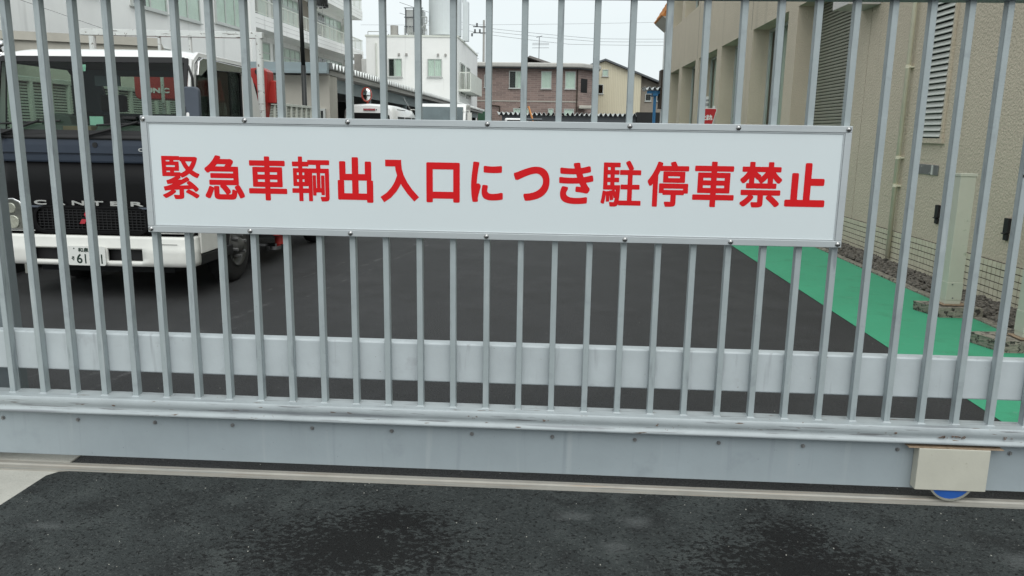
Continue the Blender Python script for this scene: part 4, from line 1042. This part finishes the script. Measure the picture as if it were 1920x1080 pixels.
for y0, y1 in ((.35, 1.25), (1.35, 2.25), (2.38, 3.05)):
    b = B(); b.hexa([(vx1 - .018, vy + y0, 1.25), (vx1 + .0, vy + y0, 1.25), (vx1 + .0, vy + y1 + (.25 if y0 > 2 else 0), 1.25), (vx1 - .018, vy + y1 + (.25 if y0 > 2 else 0), 1.25),
                     (vx1 - .085, vy + y0, 1.84), (vx1 - .052, vy + y0, 1.84), (vx1 - .052, vy + y1, 1.84), (vx1 - .085, vy + y1, 1.84)]); b.build('side_window', M['gloss_black'], vn)
b = B(); b.box(vx1 - .115, vx1 - .09, vy + .5, vy + 1.6, 2.02, 2.03); b.build('roof_drip', M['black'], vn)
for y_ in (.8, 3.4):
    for x in (vx0 + .08, vx1 - .08):
        b = B(); b.cyl((x - .08, vy + y_, .30), (x + .08, vy + y_, .30), .30, 20); b.build('wheel', M['tyre'], vn)
for x in (vx0 + .1, vx1 - .1):
    b = B(); b.box(x - .05, x + .05, vy - .02, vy - .002, .85, 1.25); b.build('tail_lamp', M['lamp_red'], vn)
b = B(); b.cyl((-4.35, vy + 3.2, 2.0), (-4.62, vy + 3.3, 2.45), .006, 6); b.build('aerial', M['silver'], vn)

# ================================================================ SECOND TRUCK (facing the gate)
t2 = thing('white_truck', (-3.7, 23, 0), 'second white light truck parked nose out beyond the van', 'truck')
tx0, tx1, ty = -4.66, -3.0, 22.6
b = B(); b.prism([(ty + .0, .5), (ty - .02, 1.35), (ty + .30, 2.28), (ty + .40, 2.36), (ty + 1.5, 2.38), (ty + 1.58, 2.28), (ty + 1.58, .5)], 'x', tx0, tx1); b.build('cab', M['white_paint'], t2, bevel=.03)
b = B(); b.hexa([(tx0 + .08, ty - .03, 1.38), (tx1 - .08, ty - .03, 1.38), (tx1 - .08, ty - .015, 1.38), (tx0 + .08, ty - .015, 1.38), (tx0 + .10, ty + .265, 2.26), (tx1 - .10, ty + .265, 2.26), (tx1 - .10, ty + .30, 2.26), (tx0 + .10, ty + .30, 2.26)])
b.build('windscreen', mat('bluish_screen', (.10, .135, .145), .35, var=.35, vs=1.2, spec=.3), t2)
b = B(); b.box(tx0 + .05, tx1 - .05, ty - .035, ty - .001, .85, 1.30); b.build('grille', M['gloss_black'], t2, bevel=.01)
b = B(); b.box(tx0, tx1, ty - .08, ty - .036, .4, .75); b.build('bumper', M['white_dirty'], t2, bevel=.02)
for sgn, x in ((-1, tx0), (1, tx1)):
    b = B(); b.tube([(x, ty + .25, 2.15), (x + sgn * .12, ty + .05, 2.15), (x + sgn * .14, ty + .05, 1.55), (x, ty + .1, 1.45)], .014, 6); b.box(x + sgn * .14 - .07, x + sgn * .14 + .07, ty, ty + .05, 1.72, 2.08)
    b.build('wing_mirror', M['white_dirty'], t2)
b = B(); b.box(tx0, tx1, ty + 1.7, ty + 5, .85, 1.25); b.build('cargo_bed', M['white_dirty'], t2)
for y_ in (.9, 3.8):
    for x in (tx0 + .12, tx1 - .12):
        b = B(); b.cyl((x - .1, ty + y_, .35), (x + .1, ty + y_, .35), .35, 20); b.build('wheel', M['tyre'], t2)
b = B(); b.cyl((tx0 + 1.58, ty + .22, 2.12), (tx0 + 1.58, ty + .23, 2.12), .035, 12); b.build('screen_sticker', M['whiteprint'], t2)

# ================================================================ WHITE SCHOOL-LIKE BUILDING (left, receding)
sc = thing('white_balcony_building', (-15.6, 20, 0), 'tall white building with curtained windows and long railed balconies on the left', 'building')
XS = -15.6; XI = -17.0
b = B(); b.box(-24, XS, 12, 37.6, 0, 14); b.box(-24, XI, 37.6, 60, 0, 14); b.box(XI, XS - .9, 60, 60.3, 0, 14); b.box(XS - .25, XS + .06, 37.2, 37.9, 0, 14)
b.build('wall', M['schoolw'], sc)
b = B()
for y0, y1 in ((22.2, 23.75), (25.9, 28.55), (29.1, 31.5), (33.1, 36.35)):
    top = 8.0 if y0 > 33 else 7.7
    wn = window(sc, 'y', XS, 1, y0, y1, 5.72 if y0 < 33 else 5.95, top, cols=2 if y0 < 33 else 3, t=.09, curtain=1 if y0 > 28 else .6)
for y0, y1 in ((22.2, 23.75), (25.9, 28.55), (29.1, 31.5)):
    window(sc, 'y', XS, 1, y0, y1, 2.6, 4.4, cols=2, t=.09, curtain=1)
b.bm.free()
for fl in range(4):
    z0 = 3.30 + 3.05 * fl - .03
    b = B(); b.box(XS - .12, XS, 37.95, 60.8, z0, z0 + .70); b.box(XS - .12, XS - 1.4, 60.68, 60.8, z0, z0 + .70); b.box(XI, XS - .12, 37.95, 60.68, z0, z0 + .16)
    bal = b.build('balcony', M['schoolw'], sc)
    b = B()
    for k in (1, 2): b.box(XS - .001, XS + .004, 37.95, 60.8, z0 + .233 * k, z0 + .233 * k + .012)
    b.build('board_line', M['soffit'], bal)
    b = B(); b.box(XS - .08, XS - .03, 37.95, 60.8, z0 + 1.46, z0 + 1.52); b.box(XS - .07, XS - .04, 37.95, 60.8, z0 + .77, z0 + .80)
    y_ = 38.1
    while y_ < 60.8:
        b.box(XS - .075, XS - .035, y_ - .022, y_ + .022, z0 + .70, z0 + 1.46); y_ += 1.7
    b.box(XS - 1.4, XS - .08, 60.72, 60.77, z0 + 1.46, z0 + 1.52)
    b.build('railing', M['fence'], bal)
    b = B(); y_ = 38.2
    while y_ < 60.7:
        b.box(XS - .06, XS - .045, y_, y_ + .02, z0 + .80, z0 + 1.46); y_ += .15
    b.build('baluster', M['fence'], bal)['kind'] = 'stuff'
    b = B(); b.box(XI + .01, XI + .06, 49.3, 52.6, z0 + .16, z0 + 3.05); b.build('wall_panel', M['brownpanel'], bal)
    for y0, y1, c_ in ((40.4, 43.6, 2), (44.3, 49.1, 5), (53.2, 59.3, 6)):
        window(sc, 'y', XI, 1, y0, y1, z0 + .75, z0 + 2.75, cols=c_, transom=z0 + 2.15, t=.08, curtain=(.7 if c_ != 2 else .5), sill=False)
    if fl > 0:
        b = B(); b.box(XI + .06, XI + .35, 59.4, 59.9, z0 + 1.6, z0 + 2.5); b.build('heater_unit', M['fence'], bal)
sc.rotation_euler = (R(.785), 0, 0)

# ================================================================ WHITE BOX BUILDING with roof plant
wb_ = thing('white_box_building', (-9.7, 55, 0), 'plain white two storey building with water tank and pipes on its roof', 'building')
b = B(); b.box(-12.8, -6.72, 50, 63, 0, 7.5); b.build('wall', M['schoolw'], wb_)
b = B(); b.box(-12.85, -6.67, 49.95, 63, 7.501, 7.62); b.build('roof_edge', M['fence'], wb_)
b = B(); b.box(-14.8, -12.86, 53, 62, 0, 6.0); b.box(-13.9, -13.4, 52.5, 53, 2, 6.3); b.build('annexe', M['schoolw'], wb_)
b = B(); b.box(-14.2, -13.75, 52.3, 52.8, 2, 6.6); b.build('duct', M['soffit'], wb_)
for x0, x1 in ((-11.32, -10.4), (-8.70, -7.74)):
    window(wb_, 'x', 50, -1, x0, x1, 4.95 if x0 < -9 else 4.98, 6.13, cols=2, t=.05, curtain=1 if x0 > -9 else .6)
for x in (-10.60, -10.10, -8.0, -7.5):
    b = B(); b.box(x - .07, x + .07, 49.88, 49.999, 6.30, 6.46); b.build('wall_vent', M['soffit'], wb_, bevel=.02)
b = B(); b.cyl((-12.1, 49.93, 4.0), (-12.1, 49.93, 7.1), .05, 10); b.build('downpipe', M['fence'], wb_)
for y0, y1 in ((51.2, 53.8), (55.0, 57.0)):
    window(wb_, 'y', -6.72, 1, y0, y1, 3.9, 6.05, cols=3, t=.08, curtain=.4)
b = B(); b.box(-6.72, -5.9, 50.6, 58.5, 4.1, 4.25); b.box(-5.93, -5.9, 50.6, 58.5, 4.25, 5.35); b.box(-6.7, -5.9, 50.6, 50.63, 5.30, 5.36); b.build('balcony', M['fence'], wb_)
b = B()
for k in range(7): b.box(-6.68 + k * .12, -6.655 + k * .12, 50.6, 50.62, 4.25, 5.3)
b.build('baluster', M['fence'], wb_)
b = B(); b.box(-6.73, -6.70, 50, 63, 3.2, 3.26); b.build('string_course', M['soffit'], wb_)
tk = thing('water_tower', (-7.9, 53, 7.6), 'tall white cylindrical tank tower on the roof of the white box building', 'tank')
b = B(); b.cyl((-7.95, 53, 7.9), (-7.95, 53, 12.5), 1.12, 40); b.build('shell', M['tank'], tk, smooth=False)
b = B(); b.cyl((-7.95, 53, 7.62), (-7.95, 53, 7.9), .75, 24); b.build('base', M['roofsteel'], tk)
b = B(); b.box(-6.75, -6.35, 53, 53.6, 7.62, 10.2); b.box(-6.8, -6.55, 53, 53.6, 10.2, 11.6); b.build('side_cabinet', M['tank'], tk)
rp = thing('steel_tank', (-9.9, 52, 7.6), 'square stainless tank among pipes on the white building roof', 'tank')
b = B(); b.box(-10.55, -9.35, 52, 53.2, 8.0, 9.5); b.build('tank_body', M['steel_tank'], rp)
b = B()
for x in (-10.5, -9.95, -9.4): b.cyl((x, 51.9, 7.62), (x, 51.9, 9.6), .04, 6)
for z in (8.4, 9.0, 9.6): b.cyl((-10.6, 51.9, z), (-9.3, 51.9, z), .03, 6)
b.build('frame', M['roofsteel'], rp)
rc = thing('roof_cylinder', (-11.3, 52, 7.6), 'small grey cylinder tank on the left of the white building roof', 'tank')
b = B(); b.cyl((-11.3, 52, 7.75), (-11.3, 52, 8.45), .27, 16); b.build('shell', M['soffit'], rc)
b = B(); b.cyl((-11.7, 52, 7.62), (-11.7, 52, 7.9), .03, 6); b.cyl((-11.0, 52, 7.62), (-11.0, 52, 7.9), .03, 6); b.cyl((-11.8, 52, 7.7), (-8.9, 52, 7.72), .04, 6); b.build('pipework', M['roofsteel'], rc)['kind'] = 'stuff'
rq = thing('roof_pipes', (-9, 51, 7.6), 'grey valves and handrail pipes along the white building roof edge', 'pipes')
b = B(); b.cyl((-12.7, 50.2, 7.85), (-11.4, 50.2, 7.85), .025, 6); b.cyl((-12.7, 50.2, 7.6), (-12.7, 50.2, 7.85), .025, 6); b.cyl((-11.9, 50.2, 7.62), (-11.9, 50.2, 7.98), .02, 6)
for k in range(9):
    x = -10.4 + k * .21 + random.uniform(-.05, .05); b.cyl((x, 51.2, 7.62), (x, 51.2, random.uniform(7.9, 8.6)), .03, 6)
b.tube([(-9.3, 51, 8.9), (-8.9, 51, 8.9), (-8.9, 51, 8.5), (-9.1, 51, 8.5)], .04, 6); b.tube([(-9.3, 51, 8.2), (-9.0, 51, 8.4), (-9.0, 51, 8.0)], .06, 6)
b.build('pipework', M['steel_tank'], rq)['kind'] = 'stuff'

# ================================================================ PINK BRICK HOUSE
pk = thing('pink_brick_house', (-2, 70, 0), 'two storey mauve brick clad house with flat grey roof eaves', 'house')
b = B(); b.prism([(-7.8, 68), (1.70, 68), (3.05, 70.2), (3.05, 78), (-7.8, 78)], 'z', 0, 6.95); b.build('wall', M['pink'], pk)
b = B(); b.prism([(-8.2, 67.2), (1.95, 67.2), (3.75, 69.8), (3.75, 78.5), (-8.2, 78.5)], 'z', 7.02, 7.42); b.build('roof', M['brown_roofedge'], pk, bevel=.12)
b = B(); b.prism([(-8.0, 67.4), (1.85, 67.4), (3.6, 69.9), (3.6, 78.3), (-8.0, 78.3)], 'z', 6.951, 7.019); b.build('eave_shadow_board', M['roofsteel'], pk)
for x0, x1, c_, cu in ((-4.40, -3.0, 2, .6), (-1.57, -.66, 1, 1), (.54, 1.46, 1, 1)):
    window(pk, 'x', 68, -1, x0, x1, 5.25, 6.75, cols=c_, t=.06, curtain=cu)
window(pk, 'x', 68, -1, -6.6, -6.2, 5.3, 6.4, cols=1, t=.06)
for x0, x1 in ((-4.0, -2.6), (-.9, -.4), (.5, 1.4)): window(pk, 'x', 68, -1, x0, x1, 2.3, 3.55, cols=1, t=.06, curtain=1)
b = B(); b.box(-7.8, 1.72, 67.96, 67.999, 4.12, 4.20); b.build('band', M['cream_wall'], pk)
b = B(); b.cyl((1.62, 67.9, 2), (1.62, 67.9, 6.9), .06, 8); b.tube([(-5.2, 67.9, 2.9), (-5.2, 67.9, 3.7), (-6.2, 67.9, 3.8)], .05, 6); b.build('downpipe', M['wood'], pk)
b = B(); b.box(1.8, 3.3, 67.6, 69.0, 3.55, 3.85); b.build('porch_roof', M['cream_wall'], pk, bevel=.08)
b = B(); b.hexa([(1.95, 68.38, 5.0), (2.55, 69.36, 5.0), (2.5, 69.4, 5.0), (1.9, 68.42, 5.0), (1.95, 68.38, 6.2), (2.55, 69.36, 6.2), (2.5, 69.4, 6.2), (1.9, 68.42, 6.2)]); b.build('side_window', M['gloss_black'], pk)
b = B(); b.box(-3.5, -3.3, 67.95, 67.999, 3.55, 3.65); b.build('wall_vent', M['wood'], pk)
rh = thing('tiled_roof_house', (-2, 78, 0), 'dark tiled gable roof rising behind the mauve brick house', 'house')
b = B(); b.prism([(-3.4, 79, ), (-.2, 79), (-.2, 86), (-3.4, 86)], 'z', 0, 8.1); b.build('wall', M['cream_wall'], rh)
b = B(); b.hexa([(-3.2, 78.6, 8.9), (-3.0, 78.6, 9.05), (-3.0, 86, 9.05), (-3.2, 86, 8.9), (.4, 78.6, 7.75), (.5, 78.6, 7.95), (.5, 86, 7.95), (.4, 86, 7.75)]); b.hexa([(-3.2, 78.6, 8.9), (-3.0, 78.6, 9.05), (-3.0, 86, 9.05), (-3.2, 86, 8.9), (-3.9, 78.6, 8.1), (-3.8, 78.6, 8.3), (-3.8, 86, 8.3), (-3.9, 86, 8.1)])
b.build('roof', M['dtile'], rh)
b = B(); b.cyl((-2.1, 79.5, 8.2), (-2.1, 79.5, 11.0), .035, 6)
for z in (10.2, 10.35, 9.9): b.cyl((-2.8, 79.5, z - .02), (-1.1, 79.5, z), .02, 5)
b.cyl((-2.4, 79.5, 10.9), (-1.8, 79.5, 11.05), .03, 5)
tag(b.build('tv_antenna', M['wire'], None, shift=Vector((-2.1, 79.5, 8.2))), 'thin television antenna above the mauve brick house', 'antenna')
gb = B(); gb.box(-7.0, -5.9, 66.5, 67.5, 0, 3.3); tag(gb.build('green_shed', M['greenbox'], None, shift=Vector((-6.4, 67, 0))), 'dark green shed at the left foot of the mauve brick house', 'shed')

# ================================================================ YELLOW HOUSE
yh = thing('cream_ribbed_house', (5, 77, 0), 'tall cream metal clad gabled house right of the mauve brick house', 'house')
b = B(); b.prism([(2.6, 0), (2.6, 7.6), (4.39, 8.25), (7.9, 6.95), (7.9, 0)], 'y', 75, 84); b.build('wall', M['yellow'], yh)
b = B(); b.prism([(7.901, 0), (7.901, 6.9), (11.8, 5.3), (11.8, 0)], 'y', 75.6, 84); b.build('side_wing', M['brownpanel'], yh)
b = B(); b.prism([(2.3, 7.55), (2.3, 7.72), (4.39, 8.48), (12.0, 5.55), (12.0, 5.38), (4.39, 8.3)], 'y', 74.6, 84.4); b.build('roof', M['roofsteel'], yh)
window(yh, 'x', 75, -1, 4.15, 4.72, 6.85, 7.5, cols=1, t=.06, curtain=1)
window(yh, 'x', 75, -1, 3.55, 4.30, 5.2, 6.1, cols=1, t=.06, pane='pane_dark')
for x0 in (8.4, 9.5): window(yh, 'x', 75.6, -1, x0, x0 + .6, 4.6, 5.3, cols=1, t=.06)
# a further beige house beyond it, low
b = B(); b.box(9.5, 13.5, 86, 92, 0, 5.0); tag(b.build('far_house', M['cream_wall'], None, shift=Vector((11, 89, 0))), 'pale low house beyond the blue canopy', 'house')

# ================================================================ ORANGE TILED TURRET HOUSE
th = thing('orange_tiled_house', (5.5, 31, 0), 'white walled house with orange tiled mansard roof behind the beige building', 'house')
b = B(); b.box(4.18, 9, 27.6, 30, 0, 5.6); b.build('wall', M['schoolw'], th)
b = B(); b.prism([(3.80, 5.80), (4.17, 5.50), (9, 5.5), (9, 5.80)], 'y', 27.6, 30.0); b.build('eave', M['cream_wall'], th)
b = B(); b.prism([(3.83, 5.801), (4.70, 7.25), (9, 7.25), (9, 5.801)], 'y', 27.6, 29.97); rf = b.build('roof', M['otile'], th)
b = B(); b.cyl((0, 0, 0), (.10, 0, .166), .075, 8, .055); tl = b.build('roof_tile', M['otile'], rf, shift=Vector((0, 0, 0)))
k0 = True
for r__ in range(8):
    for cc in range(17):
        loc = Vector((3.80 + .10 * r__, 27.75 + cc * .135 + random.uniform(-.006, .006), 5.82 + .166 * r__)) - org(th)
        if k0: tl.location = loc; k0 = False
        else: put(tl, rf, loc)
b = B(); b.box(4.05, 4.17, 29.2, 29.9, 2.5, 4.0); b.build('timber_panel', M['wood'], th)

# ================================================================ BLUE CANOPY
bc = thing('blue_canopy', (3.95, 28.5, 0), 'blue steel canopy with white folded roof edge past the beige building', 'canopy')
b = B(); folded(b, 'x', 3.42, 4.9, 29.2, 30.4, 3.22, .12, .205); b.build('folded_roof', M['fold'], bc, solid=.01)
b = B(); b.box(3.55, 4.9, 29.4, 29.52, 3.08, 3.2); b.box(3.82, 3.93, 29.42, 29.52, 0, 3.08); b.box(3.78, 3.98, 29.3, 30.3, 3.0, 3.08); b.build('steel_frame', M['bluesteel'], bc)

# ================================================================ FAR CARPORT across the yard
fcp = thing('far_carport', (1, 47, 0), 'dark far carport with jagged white roof edge across the yard end', 'carport')
b = B(); folded(b, 'x', -3.7, 5.7, 45, 52, 2.50, .17, .285); b.build('folded_roof', M['fold'], fcp, solid=.012)
b = B(); b.box(-3.4, 6.3, 45.3, 45.5, 2.1, 2.49); b.box(-3.4, 6.3, 51.8, 52, 0, 2.4)
for x in (-3.3, 0, 3, 6.1): b.box(x, x + .15, 45.3, 45.45, 0, 2.1)
b.build('frame', M['roofsteel'], fcp)
b = B(); b.box(4.7, 6.4, 44.9, 46.0, 0, 2.75); b.build('dark_shed', M['dark'], fcp)
# small machine with orange boom in front of it
ma = thing('small_work_vehicle', (-2.0, 40, 0), 'small white work vehicle with upright orange and white pole', 'vehicle')
b = B(); b.box(-3.0, -.8, 40, 42.5, .5, 1.75); b.box(-2.9, -1.6, 40.1, 41.2, 1.75, 2.22); b.build('body', M['white_paint'], ma, bevel=.1)
b = B(); b.box(-2.75, -1.75, 40.06, 40.1, 1.8, 2.12); b.build('window', M['gloss_black'], ma)
b = B(); b.cyl((-1.25, 39.9, 1.8), (-1.6, 39.9, 2.85), .05, 8); b.build('pole', M['amber'], ma)
b = B(); b.cyl((-1.75, 39.9, 2.15), (-.85, 39.9, 2.15), .07, 8); b.build('roof_bar', M['roofsteel'], ma)
for x in (-2.8, -1.1):
    b = B(); b.cyl((x - .1, 40.6, .35), (x + .1, 40.6, .35), .35, 16); b.build('wheel', M['tyre'], ma)

# ================================================================ UTILITY POLE AND WIRES
up = thing('utility_pole', (-7.8, 80, 0), 'utility pole with insulators rising behind the white box building', 'pole')
b = B(); b.cyl((-7.8, 80, 0), (-7.8, 80, 12.6), .15, 10, .1); b.build('shaft', M['soffit'], up)
b = B()
for z in (8.3, 11.3, 11.9): b.box(-8.9, -7.0, 79.9, 79.98, z, z + .09)
for x, z in ((-8.7, 11.4), (-8.2, 11.4), (-7.3, 11.4), (-8.5, 12.0), (-7.2, 12.0), (-8.6, 8.4), (-7.4, 8.4), (-9.0, 11.0)): b.cyl((x, 79.94, z), (x, 79.94, z + .3), .09, 8)
for k in range(8): b.cyl((-8.9, 79.9, 5.5 + k * .55), (-8.3, 79.9, 5.5 + k * .55), .02, 5)
b.build('crossarm', M['wire'], up)
def cable(pts, label, r=.016):
    b = B(); fine = []
    for (p, q) in zip(pts, pts[1:]):
        p, q = Vector(p), Vector(q); L_ = (q - p).length
        for k in range(9):
            t = k / 8; s = p.lerp(q, t); s.z -= .004 * L_ * 4 * t * (1 - t); fine.append(s)
    b.tube(fine, r, 5)
    tag(b.build('overhead_wire', M['wire'], None, shift=Vector(pts[0])), label, 'wire', 'overhead wires across the sky')
cable([(-8.2, 80, 11.9), (4, 85, 11.45), (16, 88, 11.9)], 'upper of three dark wires strung right from the utility pole')
cable([(-7.3, 80, 11.5), (4, 85, 11.15), (16, 88, 11.6)], 'middle of three dark wires strung right from the utility pole')
cable([(-8.2, 80, 11.3), (1, 85, 10.85), (16, 88, 11.2)], 'lowest of three dark wires strung right from the utility pole')
cable([(-22, 86, 12.8), (16, 86, 13.5)], 'faint highest wire crossing the sky alone', .012)
cable([(-8.6, 79.9, 12.0), (-12.5, 60, 11.2)], 'wire running left from the utility pole over the white roof')
cable([(-8.6, 79.9, 11.4), (-12.5, 60, 10.4)], 'lower wire running left from the utility pole to the roof')
b = B(); b.tube([(-15.5, 15.0, 4.9), (-12.5, 14.7, 4.35), (-9.2, 14.4, 3.3), (-7.9, 15.9, 2.9)], .006, 4)
tag(b.build('thin_cable', M['wire'], None, shift=Vector((-12, 15, 4))), 'thin black cable sagging over the low grey building', 'cable')

# ================================================================ HILL
b = B(); rows = []
for j, (dy, k) in enumerate(((0, 0), (60, .55), (120, 1), (200, .7))):
    rows.append([(-500 + i * 40, 500 + dy, -5 + k * (8 + 38 / (1 + math.exp(-(i * 40 - 560) / 22)) + 12 / (1 + math.exp(-(i * 40 - 700) / 40)) + 3 * math.sin(i * 1.7 + j))) for i in range(36)])
bmh = B(); bmh.grid(rows)
bmesh.ops.subdivide_edges(bmh.bm, edges=bmh.bm.edges, cuts=3, use_grid_fill=True)
for v in bmh.bm.verts: v.co.z += random.uniform(-1.2, 1.2)
b.bm.free()
struct(bmh.build('hill', M['hillm']), 'distant hazy wooded hill just above the rooftops')
